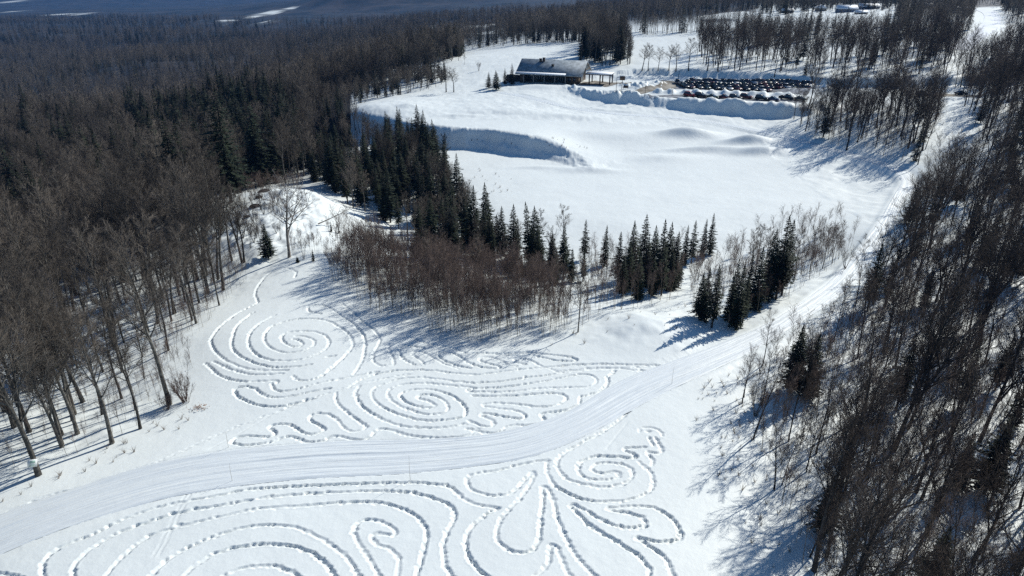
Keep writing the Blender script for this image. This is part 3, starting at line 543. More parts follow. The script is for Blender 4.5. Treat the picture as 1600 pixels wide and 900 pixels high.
# ------------------------------------------------------------------ tree shapes
def rnd_perp(d, rr):
    v = Vector((rr.gauss(0, 1), rr.gauss(0, 1), rr.gauss(0, 1))); v -= v.dot(d) * d
    return v.normalized()
def bent(p, d, L, n, rr, wob, up):
    P = [p.copy()]; d = d.copy(); st = L / n
    for _ in range(n):
        d = (d + rnd_perp(d, rr) * wob + Vector((0, 0, up))).normalized(); P.append(P[-1] + d * st)
    return P
def bare_tree(seed, Ht, r0, base=.38, n1=18, n2=9, n3=8, spread=.70, wid=.33, fork=False, lean=.04, tw=1.0):
    rr = random.Random(seed); T = MB(); K = MB()
    d0 = (Vector((0, 0, 1)) + rnd_perp(Vector((0, 0, 1)), rr) * lean).normalized()
    ns = 9; P = bent(Vector((0, 0, -.4)), d0, Ht * .93, ns, rr, .05, .03)
    rads = [max(.02, r0 * (1 - (i / ns)) ** .8 * (1.25 if i == 0 else 1)) for i in range(ns + 1)]
    T.tube(P, rads, 6, 0)
    def pt(P, t):
        x = t * (len(P) - 1); i = min(int(x), len(P) - 2); return P[i].lerp(P[i + 1], x - i), (P[i + 1] - P[i]).normalized()
    if fork:
        p, d = pt(P, .32); q = bent(p, (d + rnd_perp(d, rr) * .45).normalized(), Ht * .5, 6, rr, .06, .06); T.tube(q, [r0 * .55 * (1 - i / 6.6) for i in range(7)], 5, 0)
    def twigs(Pp, L, n, r):
        for k in range(n):
            t = .15 + .85 * (k + rr.random()) / n; p, d = pt(Pp, t)
            e = (d * .9 + rnd_perp(d, rr) * .75 + Vector((0, 0, .18))).normalized(); l = L * rr.uniform(.55, 1.15) * (1.1 - .4 * t)
            K.tube([p, p + e * l * .55 + rnd_perp(e, rr) * l * .05, p + e * l], [r, r * .6, 0], 3, 1, True) if l > 1.0 else K.tube([p, p + e * l], [r, 0], 3, 1, True)
    ga = rr.random() * 6
    stems = [P] + ([q] if fork else [])
    for S, cnt in zip(stems, ([n1, int(n1 * .6)] if fork else [n1])):
        for k in range(cnt):
            f = (k + rr.random() * .8) / cnt; t = base + (1 - base) * f if S is P else .25 + .75 * f
            p, d = pt(S, min(t, .99)); ga += 2.4; hd = Vector((math.cos(ga), math.sin(ga), 0))
            e = (hd * spread * rr.uniform(.8, 1.15) + Vector((0, 0, 1)) * rr.uniform(.65, 1.0)).normalized()
            L = Ht * wid * (1 - .62 * f) * rr.uniform(.75, 1.15); r = max(.018, r0 * .34 * (1 - .6 * f))
            B1 = bent(p, e, L, 5, rr, .10, .05); K.tube(B1, [r * (1 - i / 5.4) for i in range(6)], 4, 0)
            for j in range(n2):
                t2 = .22 + .78 * (j + rr.random()) / n2; p2, d2 = pt(B1, min(t2, .99))
                e2 = (d2 * .85 + rnd_perp(d2, rr) * .7 + Vector((0, 0, .12))).normalized(); L2 = L * .48 * rr.uniform(.6, 1.1) * (1.15 - .5 * t2)
                B2 = bent(p2, e2, L2, 2, rr, .14, .06); K.tube(B2, [r * .42, r * .28, r * .12], 3, 1)
                twigs(B2, L2 * .62 + .25, n3, .016 * tw)
            twigs(B1, .9, n3, .015 * tw)
    return T, K
def join(T, K, name, mats):
    b = len(T.V); V = T.V + K.V; F = T.F + [tuple(i + b for i in f) for f in K.F]; return mesh_from(name, V, F, mats, T.mi + K.mi)
def spruce(seed, Ht, rb, sparse=1.0, dead=.12, top=.98):
    rr = random.Random(seed); T = MB(); K = MB()
    T.tube([(0, 0, -.3), (0, 0, Ht * .5), (rr.gauss(0, .05), rr.gauss(0, .05), Ht)], [Ht * .013 + .03, Ht * .008 + .02, .015], 6, 0)
    n = int(Ht * 3.2); prof = [rr.uniform(.78, 1.12) * (1 + .16 * math.sin(k * 1.9 + seed)) for k in range(n)]; side = rr.random() * 6.28
    for k in range(n):
        f = k / n; z = Ht * (dead + (top - dead) * f) ; Rr = rb * (1 - f) ** .82 * prof[k] * (.55 + .45 * min(1, f / .12)) + .12
        m = max(3, int((5 + 4 * (1 - f)) * sparse)); a0 = rr.random() * 6
        for j in range(m):
            if rr.random() < .08: continue
            a = a0 + 6.283 * j / m + rr.gauss(0, .15); L = Rr * rr.uniform(.6, 1.2) * (1 + .16 * math.cos(a - side)); dr = -.18 - .22 * (1 - f) + rr.gauss(0, .06)
            o = Vector((math.cos(a), math.sin(a), 0)); s = Vector((-o.y, o.x, 0)); p0 = Vector((0, 0, z))
            pt = lambda t: p0 + o * L * t + Vector((0, 0, L * (dr * t + .16 * t * t * t)))
            K.tube([p0, pt(1)], [.025, 0], 3, 0, True)
            nn = max(3, int(L * 5.2))
            for q in range(nn):
                t = .12 + .88 * (q + .5) / nn; c = pt(t); l = (.20 + .42 * (1 - t)) * min(1.2, .35 + L * .45) * rr.uniform(.7, 1.2)
                for sg in (-1, 1):
                    e = (s * sg * .8 + o * .75 + Vector((0, 0, -.18 + rr.gauss(0, .16)))).normalized(); wv = e.cross(Vector((rr.gauss(0, .5), rr.gauss(0, .5), 1))).normalized() * (.07 + .05 * l)
                    K.face([c - wv * .5, c + e * l * .55 - wv * 1.3 , c + e * l, c + e * l * .5 + wv * 1.3], 1)
            tip = pt(1.04); K.face([pt(.72) + s * .09, pt(.72) - s * .09, tip + Vector((0, 0, -.03))], 1)
    for k in range(5):
        a = k * 1.26; K.face([Vector((0, 0, Ht * .95)), Vector((math.cos(a) * .12, math.sin(a) * .12, Ht * .975)), Vector((0, 0, Ht * 1.02))], 1)
    return T, K
def sapling(seed, Ht, n1=22, n2=6, stems=1, sp=.35, base=.5):
    rr = random.Random(seed); K = MB()
    for s in range(stems):
        h = Ht * rr.uniform(.7, 1.05) if stems > 1 else Ht; d = (Vector((0, 0, 1)) + rnd_perp(Vector((0, 0, 1)), rr) * (.05 if stems == 1 else sp)).normalized()
        P = bent(Vector((rr.gauss(0, .12), rr.gauss(0, .12), -.2)) if stems > 1 else Vector((0, 0, -.2)), d, h, 5, rr, .05, .05 if stems > 1 else .03)
        K.tube(P, [.024 * (1 - i / 5.5) + .006 for i in range(6)], 4, 0)
        for k in range(n1):
            f = (k + rr.random()) / n1; x = (base + (.98 - base) * f) * 5; i = min(int(x), 4); p = P[i].lerp(P[i + 1], x - i); dd = (P[i + 1] - P[i]).normalized()
            e = (dd * .95 + rnd_perp(dd, rr) * .6 + Vector((0, 0, .15))).normalized(); L = h * .27 * (1.1 - .6 * f) * rr.uniform(.6, 1.2)
            q1 = p + e * L * .5 + rnd_perp(e, rr) * L * .05; q2 = p + e * L; K.tube([p, q1, q2], [.014, .010, 0], 3, 1, True)
            for j in range(n2):
                t = .2 + .75 * rr.random(); b = p.lerp(q2, t); e2 = (e * .9 + rnd_perp(e, rr) * .65).normalized(); K.tube([b, b + e2 * L * .45 * rr.uniform(.6, 1.2)], [.010, 0], 3, 1, True)
    return K

HW = []                                       # (height, trunk mesh, crown mesh, joined mesh)
for i, kw in enumerate([dict(Ht=19, r0=.27, base=.40, n1=18), dict(Ht=17, r0=.22, base=.45, n1=15, wid=.26), dict(Ht=20, r0=.30, base=.34, n1=20, fork=True), dict(Ht=15, r0=.17, base=.42, n1=14, wid=.24),
                        dict(Ht=18, r0=.24, base=.36, n1=18, lean=.10), dict(Ht=13, r0=.13, base=.40, n1=13, wid=.24), dict(Ht=21, r0=.29, base=.48, n1=17, wid=.27, lean=.07)]):
    T, K = bare_tree(100 + i, **kw)
    HW.append((kw['Ht'], T.mesh('trunk', ['bark', 'twig'], True), K.mesh('crown', ['bark', 'twig']), join(T, K, 'bare_forest', ['bark', 'twig'])))
DK = []
for i, kw in enumerate([dict(Ht=16, r0=.16, base=.32, n1=17, n2=8, n3=7, wid=.30, lean=.06), dict(Ht=18, r0=.24, base=.36, n1=18, n2=8, n3=7, wid=.34, lean=.07, fork=True), dict(Ht=12, r0=.09, base=.28, n1=15, n2=8, n3=7, wid=.27, lean=.06),
                        dict(Ht=15, r0=.13, base=.36, n1=16, n2=8, n3=7, wid=.28, lean=.08), dict(Ht=10, r0=.07, base=.22, n1=15, n2=7, n3=7, wid=.27, lean=.08)]):
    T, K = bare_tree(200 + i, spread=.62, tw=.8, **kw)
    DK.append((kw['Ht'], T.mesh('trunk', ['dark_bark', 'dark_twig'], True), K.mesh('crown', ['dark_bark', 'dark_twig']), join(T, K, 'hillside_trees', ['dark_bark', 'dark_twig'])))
SPR = []
for i, (h, rb, sp, dead) in enumerate([(12, 2.2, 1.1, .06), (13, 2.8, 1.1, .1), (11, 1.65, 1.0, .05), (14, 3.2, .9, .15), (12, 1.9, .8, .20)]):
    T, K = spruce(300 + i, h, rb, sp, dead)
    mt = ['dark_bark', 'needles' if i != 3 else 'pale_needles']
    SPR.append((h, T.mesh('trunk', mt, True), K.mesh('crown', mt), join(T, K, 'far_evergreens', mt)))
SAP = [(h, sapling(400 + i, h).mesh('sapling', ['sapling_stem', 'sapling_twig'])) for i, h in enumerate([5.6, 6.4, 5.0, 7.2, 4.2])]
SHR = [(3.2, sapling(420, 3.2, 9, 4, 26, .42).mesh('shrub', ['sapling_twig', 'sapling_twig'])), (7.5, sapling(421, 7.5, 14, 4, 9, .22).mesh('shrub', ['dark_bark', 'dark_twig'])), (5., sapling(422, 5, 10, 4, 14, .34).mesh('shrub', ['dark_bark', 'dark_twig']))]
T, K = bare_tree(500, 9, .09, base=.3, n1=10, n2=4, n3=2, tw=2.2); LODH = [(9, join(T, K, 'distant_forest', ['bark', 'twig']))]
for s_ in (501, 502):
    T, K = bare_tree(s_, 9.5, .1, base=.3, n1=11, n2=4, n3=2, wid=.36, tw=2.4); LODH.append((9.5, join(T, K, 'distant_forest', ['bark', 'twig'])))
T, K = spruce(510, 8, 1.5, .8, .05); LODS = [(8, join(T, K, 'distant_evergreens', ['dark_bark', 'needles']))]

used = {}
def put(kind, variant, x, y, scale, rz, name, label, cat, group=None, sz=None, tilt=None, top=False):
    z = float(hz(x, y)) - .05
    sc = (scale, scale, sz or scale)
    if kind == 'one':
        o = link(name, variant[-1], (x, y, z), rz, None, sc); tag(o, label, cat, group)
    else:
        o = link(name, None, (x, y, z), rz, None, sc); o.empty_display_size = .1; tag(o, label, cat, group)
        link('trunk', variant[1], parent=o); link('crown', variant[2], parent=o)
    if tilt: o.rotation_euler = (tilt[0], tilt[1], rz)
    return o
def scatter_stuff(name, meshes, rows, label=None):
    """rows: x, y, scale, rz, variant"""
    col = bpy.data.collections.new(name + '_kinds')
    for i, me in enumerate(meshes): ob = bpy.data.objects.new('%s_kind_%02d' % (name, i), me); col.objects.link(ob)
    rows = np.array(rows, float); me = bpy.data.meshes.new(name); me.vertices.add(len(rows))
    me.vertices.foreach_set('co', np.stack([rows[:, 0], rows[:, 1], hz(rows[:, 0], rows[:, 1]) - .05], 1).astype(np.float32).ravel())
    for nm, ty, v in (('scl', 'FLOAT', rows[:, 2]), ('rz', 'FLOAT', rows[:, 3]), ('var', 'INT', rows[:, 4])):
        a = me.attributes.new(nm, ty, 'POINT'); a.data.foreach_set('value', v.astype(np.int32 if ty == 'INT' else np.float32))
    o = link(name, me); g = bpy.data.node_groups.new(name, 'GeometryNodeTree')
    g.interface.new_socket('Geometry', in_out='INPUT', socket_type='NodeSocketGeometry'); g.interface.new_socket('Geometry', in_out='OUTPUT', socket_type='NodeSocketGeometry')
    gi, go = g.nodes.new('NodeGroupInput'), g.nodes.new('NodeGroupOutput'); ci = g.nodes.new('GeometryNodeCollectionInfo'); ci.inputs['Collection'].default_value = col
    ci.inputs['Separate Children'].default_value = True; ci.inputs['Reset Children'].default_value = True
    ip = g.nodes.new('GeometryNodeInstanceOnPoints'); ip.inputs['Pick Instance'].default_value = True
    def na(nm, ty): q = g.nodes.new('GeometryNodeInputNamedAttribute'); q.data_type = ty; q.inputs['Name'].default_value = nm; return q.outputs['Attribute']
    cx = g.nodes.new('ShaderNodeCombineXYZ'); L = g.links.new; L(na('rz', 'FLOAT'), cx.inputs[2]); L(gi.outputs[0], ip.inputs['Points']); L(ci.outputs[0], ip.inputs['Instance'])
    L(na('var', 'INT'), ip.inputs['Instance Index']); L(cx.outputs[0], ip.inputs['Rotation']); L(na('scl', 'FLOAT'), ip.inputs['Scale']); L(ip.outputs[0], go.inputs[0])
    md = o.modifiers.new('scatter', 'NODES'); md.node_group = g; tag(o, label, None, None, 'stuff'); return o

# ------------------------------------------------------------------ where the trees stand (regions of ground, given as seen in the photograph)
def region(poly, step, xr, yr, jitter=.8, hmul=1.0):
    xs = np.arange(xr[0], xr[1], step); ys_ = np.arange(yr[0], yr[1], step); gx_, gy_ = np.meshgrid(xs, ys_)
    x = (gx_ + (NR.rand(*gx_.shape) - .5) * step * 2 * jitter).ravel(); y = (gy_ + (NR.rand(*gy_.shape) - .5) * step * 2 * jitter).ravel()
    z = hz(x, y); px, py = proj(x, y, z); k = inpoly(px, py, poly) & (y > 8)
    x, y, px, py = x[k], y[k], px[k], py[k]; k = np.ones(len(x), bool)
    if len(x) and y.min() < 270: k = (segdist(x, y, C2[::8]) > 3.6) & (segdist(x, y, FC[::4]) > 2.6)
    return x[k], y[k], px[k], py[k]
LEFT = [(-900, 1500), (-260, 900), (0, 775), (60, 738), (130, 716), (200, 686), (250, 650), (310, 632), (300, 600), (285, 560), (300, 530), (345, 480), (380, 440), (388, 410), (352, 385), (352, 330), (385, 292), (495, 284), (548, 328), (585, 345), (632, 365), (668, 318), (664, 275), (605, 240), (560, 205), (542, 170), (580, 157), (640, 146), (690, 135), (700, 120), (640, 108), (640, 98), (715, 97), (730, 77), (850, 67), (905, 68), (930, 62), (930, 20), (-900, 20)]
CONI = [(60, 150), (170, 120), (300, 112), (430, 190), (520, 225), (600, 262), (668, 275), (660, 330), (632, 370), (585, 350), (500, 300), (400, 292), (240, 270), (190, 200)]
RIGHT = [(1260, 1500), (1245, 905), (1212, 790), (1180, 720), (1155, 660), (1155, 600), (1200, 552), (1262, 518), (1330, 478), (1375, 440), (1420, 400), (1418, 350), (1450, 300), (1500, 262), (1540, 250), (1900, 260), (2600, 700), (2600, 1500)]
HILL = [(1238, 190), (1262, 214), (1320, 234), (1390, 248), (1440, 262), (1458, 240), (1462, 190), (1470, 168), (1400, 166), (1250, 168)]
RBANK = [(1512, 205), (1545, 245), (1700, 270), (1900, 260), (1900, 60), (1585, 75), (1480, 120), (1500, 150)]
UPPER = [(1090, 106), (1110, 108), (1150, 116), (1205, 123), (1300, 128), (1490, 130), (1500, 80), (1480, 60), (1400, 78), (1290, 92), (1180, 84), (1080, 78)]
COPSE = [(903, 92), (915, 103), (990, 104), (980, 80), (960, 62), (915, 66)]
TREEROW = [(1000, 55), (1160, 52), (1165, 80), (1300, 80), (1500, 90), (1512, 50), (1525, 12), (1400, 26), (1385, 60), (1200, 62), (1180, 46), (1130, 44), (985, 48)]
FARR = [(930, 48), (1130, 42), (1230, 33), (1360, 20), (1505, 10), (1530, 12), (1560, 8), (1640, 8), (1640, -40), (900, -40), (900, 55)]
FARR2 = [(1562, 8), (1575, 40), (1560, 62), (1550, 85), (1620, 75), (1900, 60), (1900, -60), (1575, -60)]
THICK = [(506, 400), (518, 440), (548, 458), (585, 490), (620, 496), (668, 522), (700, 520), (738, 536), (775, 530), (800, 538), (850, 528), (880, 520), (900, 500), (880, 480), (870, 455), (800, 437), (730, 420), (660, 408), (590, 400), (545, 388)]
MIDMIX = [(590, 235), (640, 215), (700, 262), (712, 300), (738, 352), (790, 395), (860, 425), (870, 440), (760, 418), (680, 405), (640, 395), (632, 330), (600, 270)]

def fit(px, py, x, y):                        # metres per photo pixel at the ground there
    return math.hypot(math.hypot(x, y), CAM_H) / FPX
cand_hw = []; cand_sp = []; cand_sap = []; cand_dk = []
# --- left wood
x, y, px, py = region(LEFT, 3.4, (-330, 20), (28, 330))
for a, b, c, d in zip(x, y, px, py):
    inc = inpoly([c], [d], CONI)[0]; pc = (.58 if c > 420 else .5) if inc else (.02 if b < 120 else .13)
    if R.random() < (.42 if b < 100 else .25 if b < 125 else .08): continue
    if R.random() < pc: cand_sp.append((a, b, (R.uniform(1.15, 1.75) if c < 470 else R.uniform(.5, 1.05) if d > 275 else R.uniform(.45, .75)) if b > 130 else R.uniform(.5, .9), 'wood'))
    else: cand_hw.append((a, b, R.uniform(.62, 1.05) * ((.5 if d < 275 else .68) if c > 500 and b > 120 else 1), 'left'))
x, y, px, py = region(LEFT, 4.6, (-120, 60), (330, 520))
for a, b, c, d in zip(x, y, px, py):
    (cand_sp if R.random() < .08 else cand_hw).append((a, b, R.uniform(.6, .95), 'field'))
x, y, px, py = region(MIDMIX, 3.3, (-80, 30), (100, 230))
for a, b, c, d in zip(x, y, px, py):
    if R.random() < .5: cand_sp.append((a, b, R.uniform(.5, 1.1), 'mid'))
    else: cand_hw.append((a, b, R.uniform(.42, .62), 'mid'))
x, y, px, py = region(COPSE, 4.5, (20, 120), (330, 620))
for a, b, c, d in zip(x, y, px, py):
    if R.random() < .3: cand_sp.append((a, b, R.uniform(.9, 1.4), 'copse'))
    else: cand_hw.append((a, b, R.uniform(.7, 1.0), 'copse'))
# --- right side
x, y, px, py = region(RIGHT, 3.6, (18, 260), (20, 240))
for a, b, c, d in zip(x, y, px, py):
    edge = c < 1270 or (d < 640 and c < 1330)
    if R.random() < .06 and c > 1340: cand_sp.append((a, b, R.uniform(.5, .9), 'right'))
    else: cand_dk.append((a, b, R.uniform(.62, 1.0) * (.66 if edge else 1), 'right'))
for poly, st, xr, yr, zn in ((HILL, 3.9, (70, 220), (170, 270), 'hill'), (RBANK, 4.2, (130, 420), (150, 480), 'bank'), (UPPER, 4.6, (70, 420), (260, 560), 'upper')):
    x, y, px, py = region(poly, st, xr, yr)
    for a, b, c, d in zip(x, y, px, py):
        if R.random() < .04: cand_sp.append((a, b, R.uniform(.6, 1.1), zn))
        else: cand_dk.append((a, b, R.uniform(.75, 1.1), zn))
# one by one from the photograph
BIG = [(60, 742, 2, 1.0, 'tall grey hardwood with a forked foot and a white notice board on its trunk'), (22, 668, 0, .95, 'grey hardwood at the far left edge above the notice board'), (98, 694, 3, .85, 'slender bare tree just right of the notice board'),
       (130, 628, 4, 1.05, 'thick grey hardwood leaning left deep behind the notice board'), (265, 632, 6, .95, 'thick leaning hardwood standing by the reddish bush at the wood edge'), (219, 670, 1, .8, 'straight slim tree in front of the wood left of the reddish bush'),
       (180, 545, 0, .95, 'stout hardwood in the middle of the left wood'), (343, 477, 5, 1.05, 'lone trunk at the wood edge above the large left spiral'), (212, 640, 3, .85, 'bare tree behind the slim edge tree left of the bush')]
for bx, by, v, s, lb in BIG:
    p = march(bx, by); put('tree', HW[v], p.x, p.y, s, R.uniform(0, 6), 'bare_tree', lb, 'tree')
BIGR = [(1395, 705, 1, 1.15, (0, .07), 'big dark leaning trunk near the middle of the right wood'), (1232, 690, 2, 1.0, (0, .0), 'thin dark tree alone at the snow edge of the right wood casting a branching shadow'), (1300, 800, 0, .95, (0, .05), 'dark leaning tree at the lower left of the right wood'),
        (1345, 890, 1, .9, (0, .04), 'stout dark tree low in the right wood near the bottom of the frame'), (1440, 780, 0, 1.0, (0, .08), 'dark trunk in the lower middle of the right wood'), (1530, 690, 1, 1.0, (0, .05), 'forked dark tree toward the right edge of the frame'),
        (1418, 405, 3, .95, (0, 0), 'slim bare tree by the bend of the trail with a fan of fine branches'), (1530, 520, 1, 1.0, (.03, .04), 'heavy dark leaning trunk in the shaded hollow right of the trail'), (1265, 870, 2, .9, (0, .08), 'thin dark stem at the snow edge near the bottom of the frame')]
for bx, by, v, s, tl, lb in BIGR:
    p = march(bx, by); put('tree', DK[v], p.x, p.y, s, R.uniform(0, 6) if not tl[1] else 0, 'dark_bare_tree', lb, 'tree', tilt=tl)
def spr_at(bx, by, ty, lb, v=None, grp=None, wide=1.0, name='spruce'):
    p = march(bx, by); h = top_height(p.x, p.y, p.z, ty); v = R.choice([0, 0, 1, 2, 4]) if v is None else v; s = h / SPR[v][0]
    return put('tree', SPR[v], p.x, p.y, s * wide, R.uniform(0, 6), name, lb, 'spruce tree', grp, sz=s)
GC = 'spruces crowded in the hollow beyond the brown thicket'
CL = 'dark spire-topped spruce in the tight clump of spruces at the near edge of the snowfield'
for bx, by, ty in [(965, 445, 362), (985, 440, 345), (1003, 432, 335), (1018, 440, 352), (1030, 450, 343), (1041, 445, 347), (1052, 452, 362), (972, 462, 398), (995, 468, 396), (1018, 462, 400), (1046, 455, 390), (1008, 448, 370), (1033, 462, 384), (980, 455, 375), (1060, 448, 395)]:
    spr_at(bx, by, ty, CL, None, GC)
CM = 'dark spruce in the loose row behind the brown thicket'
for bx, by, ty in [(742, 400, 290), (728, 392, 312), (758, 405, 322), (770, 412, 345), (700, 385, 300), (712, 398, 335), (800, 435, 374), (815, 440, 398), (832, 430, 352), (846, 428, 372), (862, 430, 362), (880, 432, 352), (893, 440, 388), (868, 445, 390)]:
    spr_at(bx, by, ty, CM, None, GC)
spr_at(913, 405, 343, 'single pointed spruce left of the tight clump with a darker small one in front'); spr_at(911, 440, 390, 'small dark spruce directly in front of the single pointed spruce')
spr_at(945, 415, 352, 'slim lone spruce just left of the tight clump'); spr_at(1080, 412, 344, 'left spruce of the three standing right of the tight clump'); spr_at(1069, 414, 352, 'broad dark spruce between the tight clump and the pair of slim spruces')
spr_at(1098, 400, 342, 'left one of the pair of slim spruces at the open snow', 2); spr_at(1108, 397, 333, 'right taller one of the pair of slim spruces at the open snow', 2)
CT = 'spruce in the clump beside the trail fill'
for bx, by, ty in [(1100, 500, 418), (1112, 512, 414), (1092, 495, 424), (1138, 500, 424), (1150, 512, 414), (1143, 490, 405), (1165, 480, 398), (1196, 470, 358), (1212, 468, 337), (1221, 462, 344), (1204, 455, 372), (1178, 485, 385), (1217, 455, 392), (1160, 505, 430)]:
    spr_at(bx, by, ty, 'dark ' + CT + ' between two stretches of snow', None, 'spruces beside the trail fill')
spr_at(420, 404, 350, 'dense dark young spruce at the head of the snow clearing', 1, None, 1.3); spr_at(518, 362, 346, 'small fir on the sunny knoll, left of its twin', 2); spr_at(530, 365, 350, 'small fir on the sunny knoll, right of its twin', 2)
spr_at(490, 408, 388, 'tiny pale fir at the top of the snow clearing', 2); spr_at(465, 410, 400, 'knee-high dark fir at the top of the snow clearing', 1, None, 1.6)
spr_at(1236, 612, 508, 'broad dark spruce on the right of the trail at the wood edge', 1, None, 1.1); spr_at(1262, 620, 522, 'second spruce close behind the broad one right of the trail', 0)
spr_at(1580, 440, 330, 'large shadowy spruce at the right edge of the frame', 3); spr_at(1452, 95, 32, 'very broad dark spruce rising alone above the upper right trees', 3, None, 1.25); spr_at(1432, 400, 330, 'slim dark spruce behind the slender bare tree at the trail bend', 2)
spr_at(1400, 640, 520, 'dark ragged spruce within the middle of the right wood', 4); spr_at(1285, 830, 740, 'short green fir at the left foot of the right wood', 1); spr_at(1500, 640, 540, 'shaded spruce deep in the right wood', 4)
spr_at(764, 138, 112, 'leftmost of the four spruces beside the lodge', 1, None, 1.25); spr_at(775, 140, 109.5, 'broadest of the four spruces beside the lodge, second from left', 1, None, 1.7); spr_at(789, 133, 106, 'slim spruce beside the lodge, third from left', 1, None, 1.1); spr_at(800, 132, 99, 'tallest spruce beside the lodge, nearest its wall', 0, None, 1.25)
spr_at(907, 96, 70, 'slim dark spruce at the left end of the copse behind the lodge', 2)
for bx, by, ty in [(452, 92, 66), (472, 92, 68), (20, 118, 96), (28, 108, 88)]:
    spr_at(bx, by, ty, 'large dark spruce standing above the grey treetops in the left distance', 3, 'big spruces above the far forest', 1.1)
def hw_at(bx, by, ty, lb, v=5, grp=None, K=HW, name='bare_tree', wide=1.0):
    p = march(bx, by); h = top_height(p.x, p.y, p.z, ty); s = h / K[v][0]; return put('tree', K[v], p.x, p.y, s * wide, R.uniform(0, 6), name, lb, 'tree', grp, sz=s)
for bx, by, ty in [(697, 144, 103), (709, 144, 106), (667, 138, 108), (641, 143, 112), (626, 148, 104)]: hw_at(bx, by, ty, 'small round-headed bare tree on the snow edge left of the lodge', 0, 'bare trees left of the lodge', wide=1.7)
hw_at(726, 101, 82, 'little bare tree alone at the corner of the far snowfield', 1)
for bx, by, ty in [(1003, 110, 66), (1013, 110, 68), (1028, 110, 72), (1045, 110, 70), (1056, 111, 68), (1076, 110, 56), (1105, 110, 55), (1122, 112, 62)]: hw_at(bx, by, ty, 'bare tree in the row between the upper snowfield and the parking lot', R.choice([0, 1, 4]), 'bare trees above the parking lot', wide=1.5)
hw_at(903, 519, 412, 'thin pale birch stem standing alone right of the brown thicket', 5); hw_at(880, 395, 315, 'fine bare tree rising behind the spruces of the hollow', 5); hw_at(842, 395, 322, 'wispy bare tree behind the spruces, left of its neighbour', 5)
for bx, by, ty in [(1265, 425, 350), (1285, 420, 346), (1300, 412, 352), (1240, 440, 352), (1310, 405, 365), (1180, 430, 345), (1195, 420, 350), (1170, 440, 352)]: hw_at(bx, by, ty, 'upright bare young tree in the blue-shaded hollow left of the trail fill', R.choice([3, 5]), 'young trees in the shaded hollow', DK[:] and HW)
# weathered tree on the knoll and its fallen neighbours
T, K = bare_tree(77, 14, .26, base=.40, n1=20, n2=5, n3=3, wid=.42, spread=1.2, tw=2.0, fork=True)
kn = (14, T.mesh('trunk', ['pale_wood', 'pale_wood'], True), K.mesh('crown', ['pale_wood', 'pale_wood']))
p = march(452, 402); put('tree', kn, p.x, p.y, top_height(p.x, p.y, p.z, 270) / 14, .4, 'weathered_tree', 'pale weathered bare tree with spreading limbs at the head of the clearing', 'tree')
T, K = bare_tree(78, 10, .14, base=.5, n1=8, n2=4, n3=2, wid=.3, spread=.8, tw=1.5)
kf = (10, T.mesh('trunk', ['pale_wood', 'pale_wood'], True), K.mesh('crown', ['pale_wood', 'pale_wood']))
for bx, by, rz, lb in [(500, 352, 2.3, 'fallen grey tree lying down the sunny knoll, upper one'), (450, 345, 2.6, 'fallen grey tree lying behind the weathered tree')]:
    p = march(bx, by); o = put('tree', kf, p.x, p.y, .9, 0, 'fallen_tree', lb, 'fallen tree'); o.rotation_euler = (rad(78), 0, rz); o.location.z += .5
T, K = bare_tree(79, 13, .16, base=.5, n1=6, n2=3, n3=2, wid=.25, tw=1.5)
kl = (13, T.mesh('trunk', ['pale_wood', 'pale_wood'], True), K.mesh('crown', ['pale_wood', 'pale_wood']))
for bx, by, rz, lb in [(235, 385, 1.2, 'fallen log across the snow inside the left wood'), (200, 285, 1.6, 'pale broken tree lying in the left wood high up')]:
    p = march(bx, by); o = put('tree', kl, p.x, p.y, .8, 0, 'fallen_tree', lb, 'fallen tree'); o.rotation_euler = (rad(80), 0, rz); o.location.z += .7
# --- bulk: the largest as trees of their own, the rest as one mass
def where(zn, bx, by):
    if zn in ('left', 'wood'):
        if by > 640: return ', near the notice board at lower left'
        if by > 540: return ', at the wood edge nearest the snow drawing' if bx > 180 else ', lower left frame edge'
        if by > 420: return ', left of the spirals' + (', close to the clearing' if bx > 220 else ', near the frame edge')
        if by > 330: return ', left of the knoll' + (', close to it' if bx > 240 else ', near the frame edge')
        if by > 240: return ', behind the knoll' + (', close to it' if bx > 350 else ', far to its left')
        return ', between the knoll and the shaded snow bank' if bx > 420 else ', in the upper left distance'
    if zn == 'right':
        if by > 800: return ', bottom right corner' if bx > 1450 else ', bottom of the frame'
        if by > 650: return ', lower right by the frame edge' if bx > 1450 else ', lower right near the snow'
        if by > 500: return ', by the trail bend' if bx < 1400 else ', in the shaded hollow'
        return ', below the snowfield' if bx < 1480 else ', right edge, level with the snowfield'
    return ''
def split(cands, Ks, n, name, cat, labels, groups, stuff_name, stuff_label, keep_far=None):
    rows = []
    for x, y, s, zn in cands:
        v = R.randrange(len(Ks)); z = float(hz(x, y)); px, py = proj(x, y, z + 8 * s); inv = (-60 < px < 1660) and (-60 < py < 1000); app = Ks[v][0] * s / math.hypot(x, y, CAM_H)
        rows.append((app if inv else 0, x, y, s, zn, v))
    rows.sort(reverse=True)
    for k, (app, x, y, s, zn, v) in enumerate(rows[:n]):
        z = float(hz(x, y)); bx_, by_ = proj(x, y, z); lb = labels[zn] + where(zn, float(bx_), float(by_)); sizes = (Ks[v][0] * s)
        ad = ('tall ' if sizes > 15.5 else 'mid-height ' if sizes > 11.5 else 'small ') if 'small' not in lb and 'tall' not in lb else ''
        put('tree', Ks[v], x, y, s, R.uniform(0, 6.28), name, ad + lb, cat, groups[zn], tilt=(R.gauss(0, .03), R.gauss(.0, .03)))
    rest = [(x, y, s, R.uniform(0, 6.28), v) for app, x, y, s, zn, v in rows[n:]]
    print(name, len(rows), 'rest', len(rest))
    if rest: scatter_stuff(stuff_name, [k[3] for k in Ks], rest, stuff_label)
